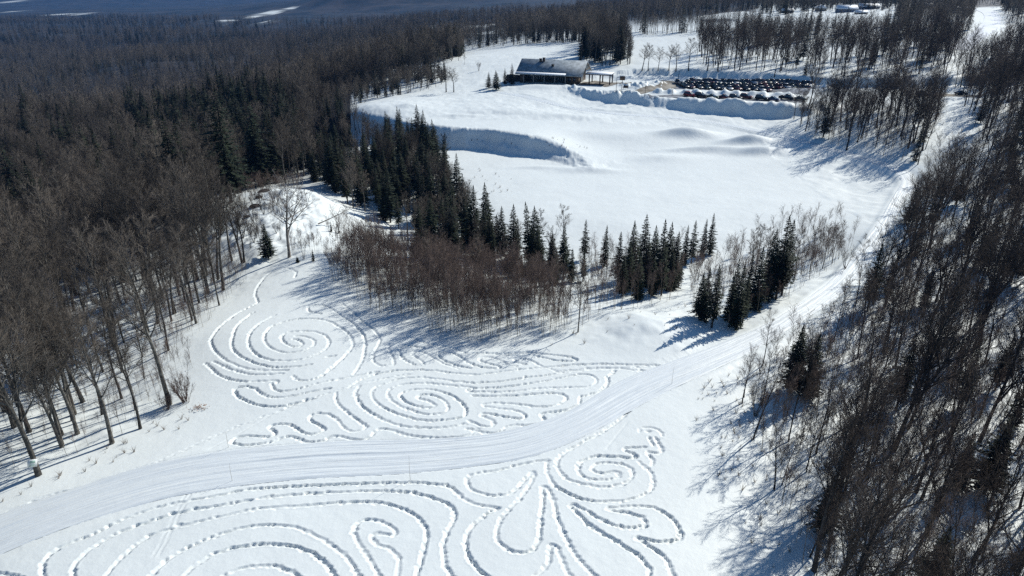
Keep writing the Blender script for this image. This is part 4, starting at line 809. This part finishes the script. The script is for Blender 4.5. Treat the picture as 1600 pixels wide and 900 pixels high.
split(cand_hw, HW, 285 - len(BIG), 'bare_tree', 'tree',
      {'left': 'bare hardwood in the left wood', 'field': 'bare hardwood in the belt of trees beyond the lodge field', 'mid': 'small bare tree among the spruces of the hollow', 'copse': 'bare tree in the copse behind the lodge'},
      {'left': 'bare hardwoods of the left wood', 'field': 'bare trees beyond the lodge field', 'mid': 'bare trees among the spruces of the hollow', 'copse': 'bare trees of the copse'}, 'bare_forest', 'mass of bare grey trees filling the left wood')
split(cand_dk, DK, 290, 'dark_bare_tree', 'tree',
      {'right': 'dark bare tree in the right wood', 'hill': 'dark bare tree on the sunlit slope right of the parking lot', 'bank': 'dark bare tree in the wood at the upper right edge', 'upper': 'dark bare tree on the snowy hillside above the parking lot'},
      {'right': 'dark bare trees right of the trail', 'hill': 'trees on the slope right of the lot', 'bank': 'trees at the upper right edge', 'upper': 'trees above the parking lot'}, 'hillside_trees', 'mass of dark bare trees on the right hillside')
split(cand_sp, SPR, 205, 'spruce', 'spruce tree',
      {'wood': 'dark spruce in the left wood', 'field': 'spruce in the belt beyond the lodge field', 'mid': 'dark spruce in the hollow below the sunny knoll', 'copse': 'tall dark spruce in the copse behind the lodge', 'right': 'dark small spruce inside the right wood', 'hill': 'small spruce on the slope right of the parking lot', 'bank': 'spruce in the wood at the upper right edge', 'upper': 'small spruce on the hillside above the parking lot'},
      {'wood': 'spruces of the left wood', 'field': 'spruces beyond the lodge field', 'mid': 'spruces below the knoll', 'copse': 'spruces of the copse', 'right': 'spruces of the right wood', 'hill': 'spruces of the slope', 'bank': 'spruces of the upper right wood', 'upper': 'spruces above the lot'}, 'far_evergreens', 'scattered dark evergreens farther back in the left wood')
for k in range(26):
    f = R.random(); p = march(560 + 330 * f + R.uniform(-20, 20), 405 + 45 * f + R.uniform(-8, 22)); cand_x = put('tree', HW[R.choice([3, 5])], p.x, p.y, R.uniform(.42, .62), R.uniform(0, 6), 'bare_tree', 'small bare tree along the back of the brown thicket', 'tree', 'bare trees behind the thicket')
for k in range(22):
    p = march(R.uniform(372, 440), R.uniform(292, 392)); put('one', SHR[R.choice([1, 2, 2])], p.x, p.y, R.uniform(.3, .8), R.uniform(0, 6), 'shrub', 'scrubby bare bush on the left flank of the sunny knoll', 'shrub', 'scrub on the knoll')
# --- brown thicket
THW = [march(*q)[:] for q in THICK]
x, y, px, py = region(THICK, .72, (-40, 20), (70, 125), .9)
rows = []
for a, b in zip(x, y):
    if fbm(a / 2.2, b / 2.2, 2) > -.13 + .10 * (segdist(np.array([a]), np.array([b]), THW, True)[0] < 1.6): rows.append((math.hypot(a, b), a, b))
rows.sort(); print('saplings', len(rows)); hv = lambda a, b: .88 + .42 * float(vnoise(np.array(a / 4.), np.array(b / 4.)))
for k, (d, a, b) in enumerate(rows[:290]):
    v = SAP[R.randrange(5)]; put('one', v, a, b, hv(a, b) * R.uniform(.62, 1.05), R.uniform(0, 6), 'sapling', 'thin brown sapling at the front of the dense thicket above the spirals', 'sapling', 'saplings of the brown thicket', tilt=(R.gauss(0, .05), R.gauss(0, .05)))
rest = [(a, b, hv(a, b) * R.choice([R.uniform(.5, .9), R.uniform(.7, 1.05)]), R.uniform(0, 6), R.randrange(5)) for d, a, b in rows[290:]]
# thinner brush elsewhere, all one mass
for poly, st, xr, yr, s0, s1 in (([(895, 420), (900, 500), (905, 520), (960, 490), (1060, 470), (1070, 440), (1060, 400), (930, 400)], 1.7, (5, 40), (80, 130), .5, 1.0), ([(1075, 500), (1110, 525), (1170, 512), (1230, 480), (1290, 440), (1330, 390), (1300, 350), (1240, 360), (1150, 400), (1080, 430)], 1.9, (15, 70), (80, 150), .55, 1.15),
                                 ([(300, 540), (345, 485), (385, 445), (388, 405), (360, 395), (300, 430), (250, 480), (220, 560), (250, 640), (305, 636)], 1.5, (-80, -30), (60, 130), .35, .8), ([(-100, 800), (0, 765), (130, 705), (300, 630), (250, 560), (0, 560), (-100, 560)], 1.9, (-110, -30), (45, 100), .3, .8), ([(-200, 560), (300, 520), (380, 400), (350, 320), (200, 300), (-200, 300)], 2.4, (-200, -30), (80, 200), .4, 1.0),
                                 ([(1160, 610), (1178, 700), (1215, 800), (1248, 900), (1270, 1000), (1500, 1000), (1600, 600), (1400, 420), (1330, 490), (1210, 560), (1180, 620)], 1.45, (18, 110), (35, 140), .5, 1.15), ([(1235, 170), (1262, 214), (1330, 236), (1420, 255), (1450, 180), (1300, 160)], 2.2, (70, 200), (170, 270), .6, 1.1),
                                 ([(365, 330), (380, 300), (420, 285), (480, 290), (440, 330), (400, 380), (380, 390)], 2.4, (-70, -30), (110, 220), .4, .8), ([(440, 398), (500, 402), (520, 390), (480, 370)], 1.4, (-50, -20), (100, 125), .4, .75)):
    x, y, px, py = region(poly, st, xr, yr)
    rest += [(a, b, R.uniform(s0, s1), R.uniform(0, 6), R.randrange(5)) for a, b in zip(x, y)]
scatter_stuff('brush', [s[1] for s in SAP], rest, 'dense brown brush of thin stems')
for bx, by, v, s, lb in [(290, 628, 0, 1.15, 'reddish many-stemmed bush at the wood edge'), (262, 640, 0, .7, 'smaller reddish bush left of the large one'), (1360, 455, 2, .95, 'spreading bare bush on the right side of the trail'), (1385, 470, 2, 1.0, 'bare bush behind the spreading one right of the trail'),
                          (1320, 420, 2, .9, 'curved bare bush at the left brink of the trail fill'), (1275, 400, 1, .9, 'tall fan of bare stems in the hollow, left of the trail fill'), (1300, 395, 1, .8, 'shorter fan of bare stems nearest the trail fill'), (1445, 280, 1, .9, 'dense tuft of tall stems at the bottom of the snowy lane'),
                          (748, 111, 2, .9, 'round bare bush out on the snowfield behind the lodge'), (1325, 545, 1, .9, 'many-stemmed dark bush right of the trail bend'), (240, 470, 2, .8, 'grey bush inside the left wood'), (1180, 650, 2, .8, 'sparse bush at the snow edge right of the drawing'), (395, 345, 2, .8, 'tangled bush low on the left flank of the knoll'), (408, 328, 2, .8, 'tangled bush halfway up the left flank of the knoll'), (428, 316, 2, .6, 'bush near the middle of the knoll top'), (380, 372, 2, .9, 'bush where the knoll meets the left wood'), (388, 300, 2, .9, 'bush at the shaded upper left of the knoll'), (475, 405, 1, .6, 'cluster of thin stems right of the weathered tree')]:
    p = march(bx, by); put('one', SHR[v], p.x, p.y, s, R.uniform(0, 6), 'shrub', lb, 'shrub')
# --- the forest that runs on into the valley
def farzone(poly, st, xr, yr, out, smin=1.4, smax=2.1, pc=.09, band=None):
    x, y, px, py = region(poly, st, xr, yr)
    for a, b, c, d in zip(x, y, px, py):
        if c < -250 or c > 1850: continue
        if any(inpoly([c], [d], q)[0] for q in CLEAR[4:]): continue
        q = pc + (.35 if band and band[0] < d < band[1] and fbm(a / 60, b / 60, 2) > .0 else 0)
        if R.random() < q: out.append((a, b, R.uniform(1.2, 2.2), R.uniform(0, 6), 3))
        else: out.append((a, b, R.uniform(smin, smax), R.uniform(0, 6), R.randrange(3)))
far = []
LEFTF = [q for q in LEFT]
farzone(LEFTF, 5.6, (-620, 80), (330, 620), far, 1.1, 2.2, band=(75, 125))
farzone(LEFTF, 8.5, (-1100, 120), (620, 1300), far, 1.2, 2.2, .14, (45, 75))
farzone([(-600, 75), (930, 66), (930, 16), (760, 24), (620, 30), (480, 36), (330, 30), (200, 27), (-600, 28)], 14, (-2300, 500), (1300, 2600), far, 1.2, 1.9, .2)
farzone([(1150, 64), (1400, 62), (1440, 24), (1400, 20), (1390, 40), (1200, 42), (1150, 44)], 5.5, (80, 900), (380, 1100), far, .7, 1.0, .12)
farzone([(1180, 30), (1240, 26), (1400, 20), (1400, 0), (1180, 0)], 11, (80, 900), (600, 1500), far, .7, 1.1, .25)
farzone(TREEROW, 5, (80, 700), (380, 1000), far, 1.1, 1.7, .06)
farzone(FARR, 10, (40, 900), (600, 1500), far, 1.4, 2.1, .12); farzone(FARR2, 6, (300, 1000), (300, 1100), far, 1.6, 2.2, .08)
print('far', len(far)); scatter_stuff('distant_forest', [m[1] for m in LODH] + [LODS[0][1]], far, 'grey-brown winter forest running back to the hills')

# ------------------------------------------------------------------ lodge
lodge = link('lodge', None, (LODGE_O[0], LODGE_O[1], 1.0), LYAW)
tag(lodge, 'long dark wooden lodge with a snow-dusted grey gable roof at the top of the snowfield', 'lodge')
LL, LD, EH, RH = 24.5, 17.0, 4.3, 8.6
b = MB(); b.box(0, LL, 5.0, LD, -.3, EH - .05); b.box(0, 2.0, 1.2, 5.0, -.3, EH - .1); b.box(LL - 4.8, LL, 1.2, 5.0, -.3, EH - .1); b.build('wall', 'wood_wall', lodge)
b = MB(); b.prism([(.4, EH - .02), (LD - .2, EH - .02), (LD / 2 + .1, RH - .75)], 'x', .35, LL - .35); b.build('gable', 'dark_wood', lodge)
rf = MB(); ov = 1.5
def roofprof(t): return [(-ov, EH - .55), (LD / 2, RH), (LD + ov, EH - .55), (LD + ov, EH - .55 - t), (LD / 2, RH - t), (-ov, EH - .55 - t)]
rf.prism(roofprof(.28), 'x', -1.3, LL + 2.3); roof = rf.build('roof', 'shingle', lodge)
b = MB(); sl = (RH - EH + .55) / (LD / 2 + ov)
b.prism([(-ov - .12, EH - .50), (-ov - .12, EH - .30), (-ov + .95, EH - .30 + .92 * sl), (-ov + .95, EH - .5 + 1.07 * sl + .03)], 'x', -1.2, LL - 4.6); b.build('snow_strip', 'roof_snow', roof)
for k, (xx, yy, hh) in enumerate([(7.3, 6.9, 1.1), (8.6, 7.2, 1.3), (13.2, 4.2, .6)]):
    z = EH - .55 + (yy + ov) * sl; b = MB(); b.box(xx - .45, xx + .45, yy - .4, yy + .4, z - .4, z + hh); b.box(xx - .55, xx + .55, yy - .5, yy + .5, z + hh, z + hh + .12); b.build('chimney' if k < 2 else 'vent', 'dark_wood', roof)
for xx in (2.0, 6.2, 10.8, 15.2, 19.6): MB().box(xx - .2, xx + .2, -.3, .1, -.3, EH - .65).build('column', 'stone', lodge)
MB().box(2.0, LL - 4.8, -.25, .1, EH - .62, EH - .22).build('beam', 'dark_wood', lodge)
for i, (x0, x1) in enumerate([(2.4, 4.0), (4.15, 6.0), (6.4, 8.4), (8.6, 10.6), (11.0, 13.0), (13.2, 15.0), (15.4, 17.2), (17.4, 19.4)]):
    wn = MB().box(x0, x1, 4.9, 4.98, .1 if i in (1, 6) else .9, 3.4).build('window', 'glass', lodge)
    f = MB(); z0 = .1 if i in (1, 6) else .9
    f.box(x0 - .06, x0 + .06, 4.84, 4.95, z0, 3.46); f.box(x1 - .06, x1 + .06, 4.84, 4.95, z0, 3.46); f.box(x0 + .06, x1 - .06, 4.84, 4.95, 3.34, 3.46); f.box((x0 + x1) / 2 - .05, (x0 + x1) / 2 + .05, 4.84, 4.95, z0, 3.34)
    f.build('frame', 'trim' if i in (1, 2, 6) else 'stone', wn)
for xx in (LL - 4.0, LL - 2.0):
    wn = MB().box(xx, xx + 1.1, 1.12, 1.19, 1.2, 2.8).build('window', 'glass', lodge)
b = MB(); b.prism([(-ov + .1, EH - .8), (LD / 2, RH - .45), (LD + ov - .1, EH - .8), (LD + ov - .1, EH - 1.05), (LD / 2, RH - .8), (-ov + .1, EH - 1.05)], 'x', LL + 2.02, LL + 2.2)
b.box(LL + 2.0, LL + 2.22, 3.0, LD - 3.0, 5.1, 5.4); b.build('gable_truss', 'wood_wall', lodge)
for yy in (6.5, 9.2): MB().box(LL + .01, LL + .08, yy, yy + 1.8, .2, 3.0).build('window', 'glass', lodge)
cn = MB().box(LL + 2.6, LL + 13.2, 3.2, 10.2, 3.75, 4.1).build('canopy', 'dark_wood', lodge)
MB().box(LL + 2.55, LL + 13.25, 3.15, 10.25, 4.1, 4.34).build('snow_cover', 'roof_snow', cn)
for xx, yy in ((LL + 4.2, 3.6), (LL + 4.2, 9.8), (LL + 8.6, 3.6), (LL + 8.6, 9.8), (LL + 12.6, 3.6), (LL + 12.6, 9.8)): MB().box(xx - .22, xx + .22, yy - .22, yy + .22, -.5, 3.75).build('post', 'dark_wood', cn)
b = MB(); b.box(-6.5, -.05, 3.0, 7.0, -.3, 1.6); b.prism([(2.8, 1.6), (5.0, 2.4), (7.2, 1.6)], 'x', -6.7, -.06); b.build('side_shed', 'dark_wood', lodge)
ribbon('forecourt', [(908, 130), (925, 131), (945, 131.5), (962, 132)], 9, 'dirt', .07)

# ------------------------------------------------------------------ cars
CARM = {}
def car_meshes(kind, paint):
    key = (kind, paint)
    if key in CARM: return CARM[key]
    L, Wd = {'suv': (4.7, 1.86), 'sedan': (4.6, 1.8), 'pickup': (5.5, 1.95)}[kind]; h = {'suv': 1.0, 'sedan': .86, 'pickup': 1.0}[kind]; rh = {'suv': 1.68, 'sedan': 1.42, 'pickup': 1.8}[kind]
    def pr(P, hw, m, mb): # (x,z) profile swept across y with tucked corners
        return mb.prism([(a, c) for a, c in P], 'y', -hw, hw, m)
    x0, x1 = -L / 2, L / 2; mb = MB()
    base = [(x0, .38), (x0 + .05, h * .92), (x0 + .25, h), (x1 - 1.1, h), (x1 - .25, h * .82), (x1, h * .62), (x1, .38), (x1 - .5, .26), (x0 + .5, .26)]
    pr(base[::-1], Wd / 2, 0, mb)
    if kind == 'suv': cab = [(x0 + .15, h), (x0 + .35, rh - .06), (x1 - 2.1, rh - .04), (x1 - 1.25, h)]
    elif kind == 'sedan': cab = [(x0 + .75, h), (x0 + 1.45, rh - .05), (x1 - 2.2, rh - .03), (x1 - 1.25, h)]
    else: cab = [(x0 + 2.2, h), (x0 + 2.3, rh - .06), (x1 - 1.95, rh - .04), (x1 - 1.3, h)]
    g = MB(); hw = Wd / 2 - .06; tw = Wd / 2 - .22; n = len(cab)
    ring = lambda s: [(a, s * (hw if c <= h else tw), c) for a, c in cab]
    A, B = ring(-1), ring(1); g.face(A); g.face(B[::-1])
    for i in range(n): j = (i + 1) % n; g.face([A[i], B[i], B[j], A[j]][::-1])
    xr0, xr1 = cab[1][0], cab[2][0]; mb.box(xr0 - .03, xr1 + .03, -tw - .02, tw + .02, rh - .05, rh + .02)
    if kind == 'pickup': mb.box(x0 + .02, x0 + 2.1, -Wd / 2 + .0, -Wd / 2 + .1, h, h + .18); mb.box(x0 + .02, x0 + 2.1, Wd / 2 - .1, Wd / 2, h, h + .18)
    wl = MB(); wl.tube([(0, -.11, 0), (0, .11, 0)], [.34, .34], 12); wl.face([(.34 * math.cos(a), -.112, .34 * math.sin(a)) for a in np.linspace(0, 6.2831, 12, endpoint=False)][::-1]); wl.face([(.34 * math.cos(a), .112, .34 * math.sin(a)) for a in np.linspace(0, 6.2831, 12, endpoint=False)])
    hl = MB().box(-.04, .03, -.2, .2, -.08, .08)
    CARM[key] = (mb.mesh('body', ['paint_' + paint]), g.mesh('windows', ['glass']), wl.mesh('wheel', ['rubber']), hl.mesh('headlight', ['trim']), L, Wd, h, rh); return CARM[key]
SNOWCAP = {}
def car(x, y, rz, kind, paint, label, group, snow=False):
    z = float(hz(x, y)) + .1; B, G, Wh, Hl, L, Wd, h, rh = car_meshes(kind, paint); o = link('parked_car', None, (x, y, z), rz); tag(o, label, 'car', group)
    link('body', B, parent=o); link('windows', G, parent=o)
    for sx in (-1, 1):
        for sy in (-1, 1): link('wheel', Wh, (sx * L * .31, sy * (Wd / 2 - .08), .34), 0, o)
    for sy in (-1, 1): link('headlight', Hl, (L / 2, sy * (Wd / 2 - .35), h * .66), 0, o)
    return o
ORD = ['first', 'second', 'third', 'fourth', 'fifth', 'sixth', 'seventh', 'eighth', 'ninth', 'tenth']
lower = [(1078, 152.2, 'red', 'suv'), (1095, 153.4, 'black', 'suv'), (1113, 155, 'dark green', 'sedan'), (1132, 155.5, 'maroon', 'sedan'), (1149, 156, 'dark grey', 'suv'), (1166, 155, 'maroon', 'suv'), (1190, 157.5, 'black', 'suv'), (1208, 158.8, 'dark blue', 'sedan'), (1229, 157, 'black', 'pickup'), (1250, 158.5, 'dark green', 'sedan')]
for i, (a, c, pt, kd) in enumerate(lower):
    q = at(a, c - 1.2, LOT_Z); car(q[0], q[1], rad(-38) + R.gauss(0, .05), kd, pt, '%s %s from the left in the lower row of parked cars' % (ORD[i], pt + ' ' + {'suv': 'sport utility car', 'sedan': 'sedan', 'pickup': 'pickup truck'}[kd]), 'cars in the lower row of the parking lot')
k = 0
for row, (ya, yb, xa, xb, nn) in enumerate([(129.5, 134.2, 1084, 1262, 24), (134.0, 140.5, 1064, 1262, 25), (137.2, 142.5, 1070, 1200, 12)]):
    for i in range(nn):
        f = i / (nn - 1); a = xa + (xb - xa) * f + R.uniform(-1.6, 1.6); c = ya + (yb - ya) * f; q = at(a, c, LOT_Z); pt = R.choice(['black', 'black', 'dark grey', 'dark blue', 'maroon', 'black', 'dark grey', 'dark green', 'maroon', 'black', 'silver']); kd = R.choice(['suv', 'suv', 'sedan', 'pickup'])
        car(q[0], q[1], rad(-85) + R.gauss(0, .05) + (math.pi if row % 2 else 0), kd, pt, '%s parked car in the %s row of the crowded upper lot' % (pt, ['back', 'middle', 'front'][row]), 'cars in the %s row of the upper parking lot' % ['back', 'middle', 'front'][row])
for a, c, lb in ((1058, 131, 'white-topped dark pickup truck turning into the upper lot'), (1074, 131.5, 'dark pickup truck at the left end of the upper lot')):
    q = at(a, c, LOT_Z); car(q[0], q[1], rad(-100), 'pickup', 'black', lb, None)
q = at(1501, 146, LOT_Z); p = march(1501, 148); car(p.x, p.y, rad(8), 'sedan', 'black', 'dark car alone on the side road behind the right trees', None); p = march(1440, 150); car(p.x, p.y, rad(4), 'suv', 'dark grey', 'dark car behind the slender trunks right of the lot', None)

# ------------------------------------------------------------------ poles, boards, stakes
for bx, by, ty, lb in [(962.5, 145, 121, 'thin light pole left of the trail board at the lot entrance'), (1007.5, 150.5, 134, 'thin light pole at the left end of the lower lot'), (1050, 150, 140, 'short pole between the snow heaps left of the lower cars'), (1060, 122, 111, 'thin pole on the bank above the two pickup trucks'), (1203, 132, 119, 'thin pole behind the crowded upper lot')]:
    p = march(bx, by); h = top_height(p.x, p.y, p.z, ty); o = link('light_pole', None, p); tag(o, lb, 'pole'); MB().tube([(0, 0, -.3), (0, 0, h)], [.09, .06], 8).build('pole', 'dark_wood', o); MB().box(-.1, .55, -.1, .1, h - .12, h).build('lamp_head', 'dark_wood', o)
p = march(971.5, 139.5); o = link('notice_board', None, p, rad(-6)); tag(o, 'brown trail board on a tall post at the lot entrance', 'sign')
h = top_height(p.x, p.y, p.z, 119); MB().box(-.1, .1, -.1, .1, -.3, h).build('post', 'dark_wood', o); MB().box(-1.0, 1.0, -.18, -.1, h - 1.5, h).build('board', 'wood_wall', o)
p = march(977.5, 139.5); o = link('low_sign', None, p, rad(-4)); tag(o, 'low dark sign on two short legs beside the lot lane', 'sign'); h = top_height(p.x, p.y, p.z, 133.5)
MB().box(-.95, .95, -.06, .06, h - .95, h).build('board', 'dark_wood', o)
for sx in (-.8, .8): MB().box(sx - .06, sx + .06, -.05, .05, -.3, h - .95).build('leg', 'dark_wood', o)
for bx, by, ty, lb in [(641, 750, 711, 'thin bamboo stake at the lower edge of the trail, in the middle of the frame'), (363, 752, 724, 'thin bamboo stake at the lower left edge of the trail'), (357, 699, 674, 'thin bamboo stake above the trail by the left end of the snow drawing'), (1049.5, 601, 573, 'thin bamboo stake right of the trail at the bend')]:
    p = march(bx, by); h = top_height(p.x, p.y, p.z, ty); tag(MB().tube([(0, 0, -.2), (.0, 0, h * .5), (.05, 0, h)], [.016, .013, .008], 5).build('marker_stake', 'bamboo', None, p), lb, 'stake', 'bamboo stakes along the trail')
p = march(60, 745); d = Vector((-p.x, -p.y, 0)).normalized(); az = math.atan2(d.y, d.x) + math.pi / 2
o = link('notice_sign', None, (p.x + d.x * .42 - .12, p.y + d.y * .42, p.z + 1.9), az); o.rotation_euler = (0, rad(14), az); tag(o, 'pale square notice board nailed to the foot of the tall left tree', 'sign')
MB().box(-.40, .40, -.02, .02, -.42, .42).build('board', 'sign_white', o)
b = MB(); b.box(-.2, .22, -.028, -.022, .02, .3); b.box(-.26, .2, -.028, -.022, -.2, -.12); b.box(-.26, .1, -.028, -.022, -.32, -.27); b.build('print', 'sign_print', o)

# ------------------------------------------------------------------ houses beyond
def house(bx, by, wpx, hpx, rz, wm, lb, flat=False):
    p = march(bx, by); D = math.hypot(p.x, p.y, CAM_H - p.z); Wd = wpx * D / FPX; h = hpx * D / FPX; dp = min(Wd * .6, 12)
    o = link('house', None, p, rz); tag(o, lb, 'house'); wh = h * (.75 if flat else .55)
    MB().box(-Wd / 2, Wd / 2, -dp / 2, dp / 2, -1.5, wh).build('wall', wm, o); b = MB()
    b.prism([(-dp / 2 - .5, wh - .1), (0, h), (dp / 2 + .5, wh - .1), (dp / 2 + .5, wh - .4), (-dp / 2 - .5, wh - .4)], 'x', -Wd / 2 - .5, Wd / 2 + .5); r = b.build('roof', 'roof_snow', o)
    MB().box(Wd * .2, Wd * .2 + .8, .4, 1.2, h - 1, h + .9).build('chimney', 'wall_tan', r)
    nw = max(2, int(Wd / 3.5))
    for k in range(nw):
        x = -Wd / 2 + (k + .5) * Wd / nw; f = MB().box(x - .7, x + .7, -dp / 2 - .06, -dp / 2 - .01, wh * .3, wh * .75).build('window', 'trim', o); MB().box(x - .6, x + .6, -dp / 2 - .10, -dp / 2 - .06, wh * .3 + .1, wh * .75 - .1).build('pane', 'glass', f)
for a in [(1230, 20, 14, 6, .1, 'wall_tan', 'small snow-roofed house at the left end of the far row of houses'), (1282, 17, 20, 8, 1.3, 'wall_tan', 'gabled house with a snow-edged roof line in the far row'), (1322, 19, 24, 9, -.1, 'wall_blue', 'long bluish house in the middle of the far row'),
          (1356, 14, 24, 7, .05, 'wall_blue', 'house with a bright white roof in the far row'), (1345, 22, 14, 5, 0, 'wall_tan', 'low shed in front of the white-roofed house'), (1412, 14, 12, 5, .2, 'wall_tan', 'small roof half hidden by trees right of the white-roofed house'), (1447, 12, 14, 6, -.2, 'wall_tan', 'half hidden house left of the far snowy road'), (1490, 17, 28, 6, 0, 'wall_blue', 'wide low building beside the far snowy road')]: house(*a)
ribbon('snowy_road', [(1500, 78), (1520, 60), (1545, 45), (1552, 30), (1548, 20), (1530, 14)], 9, 'roof_snow', .15)

# ------------------------------------------------------------------ weeds, twigs, lumps
rr = random.Random(5); b = MB()
for k in range(14):
    a = rr.random() * 6.28; L = rr.uniform(.25, .6); b.tube([(0, 0, -.1), (math.cos(a) * L * .3, math.sin(a) * L * .3, L * .7), (math.cos(a) * L * .7, math.sin(a) * L * .7, L)], [.010, .007, 0], 3, 0, True)
wd = b.mesh('dry_weeds', ['weed']); rows = []
for poly, st, xr, yr in (([(1080, 560), (1160, 560), (1170, 640), (1200, 740), (1240, 880), (1190, 900), (1130, 760), (1080, 660)], 1.25, (18, 45), (30, 90)), ([(300, 636), (330, 640), (200, 720), (60, 765), (0, 790), (0, 760), (130, 715), (240, 660)], 1.3, (-70, -25), (40, 80)),
                         ([(700, 210), (800, 208), (900, 220), (925, 235), (880, 232), (700, 222)], 2.2, (-30, 50), (190, 240)), ([(740, 262), (800, 275), (820, 300), (790, 310), (740, 290)], 3, (-20, 10), (150, 200)), ([(860, 540), (960, 470), (1090, 460), (1060, 540)], 3, (0, 30), (70, 110)), ([(500, 330), (600, 345), (560, 380), (500, 380)], 1.8, (-50, -20), (110, 150))):
    x, y, px, py = region(poly, st, xr, yr); rows += [(a, c, rr.uniform(.5, 1.5), rr.random() * 6, 0) for a, c in zip(x, y) if rr.random() < .6]
scatter_stuff('dry_weeds', [wd], rows, 'sparse dry weeds poking through the snow')
b = MB()
for k in range(60):
    x, y = rr.gauss(0, .6), rr.gauss(0, .35); a = rr.random() * 6; z = rr.uniform(.03, .35); e = Vector((math.cos(a), math.sin(a), rr.gauss(0, .4))) * rr.uniform(.1, .18); s_ = Vector((-e.y, e.x, rr.gauss(0, .05))) * .45; c = Vector((x, y, z)); b.face([c, c + e * .5 + s_, c + e, c + e * .5 - s_])
for k in range(9): a = rr.random() * 6; b.tube([(0, 0, 0), (math.cos(a) * .6, math.sin(a) * .4, rr.uniform(.1, .4))], [.015, .004], 3)
p = march(311, 638); tag(b.build('fallen_twig', 'leaf', None, p + Vector((0, 0, .02))), 'fallen leafy brown twig lying on the snow beside the reddish bush', 'twig')
b = MB(); rr2 = random.Random(9)                # rocks on the knoll
def rock(px, py, s, lb):
    p = march(px, py); V = []; F = []
    import bmesh
    bm = bmesh.new(); bmesh.ops.create_icosphere(bm, subdivisions=2, radius=1)
    for v in bm.verts: v.co = Vector((v.co.x * s * 1.3, v.co.y * s, v.co.z * s * .6)) * (1 + .35 * (rr2.random() - .5))
    me = bpy.data.meshes.new('rock'); bm.to_mesh(me); bm.free(); me.materials.append(M['dark_bark']); o = link('rock', me, p); tag(o, lb, 'rock')
rock(398, 322, .8, 'dark rock on the left flank of the sunny knoll'); rock(412, 300, 1.1, 'dark rock at the shaded top of the knoll'); rock(386, 338, .5, 'small dark rock low on the knoll beside the left wood'); rock(405, 308, .6, 'lower of the dark rocks near the top of the knoll')

# ------------------------------------------------------------------ haze
hm = bpy.data.materials.new('haze'); hm.use_nodes = True; hn = hm.node_tree; hn.nodes.remove(hn.nodes['Principled BSDF']); pv = hn.nodes.new('ShaderNodeVolumePrincipled')
pv.inputs['Color'].default_value = (.09, .25, .56, 1); pv.inputs['Density'].default_value = 1.0e-4; hn.links.new(pv.outputs[0], hn.nodes['Material Output'].inputs['Volume'])
hb = MB().box(float(GX[0]) - 20, float(GX[-1]) + 20, -40, float(GY[-1]) + 20, float(H.min()) - 1, max(float(H.max()) + 8, 80)); hme = hb.mesh('haze', ['bark']); hme.materials.clear(); hme.materials.append(hm); tag(link('haze', hme), kind='stuff')
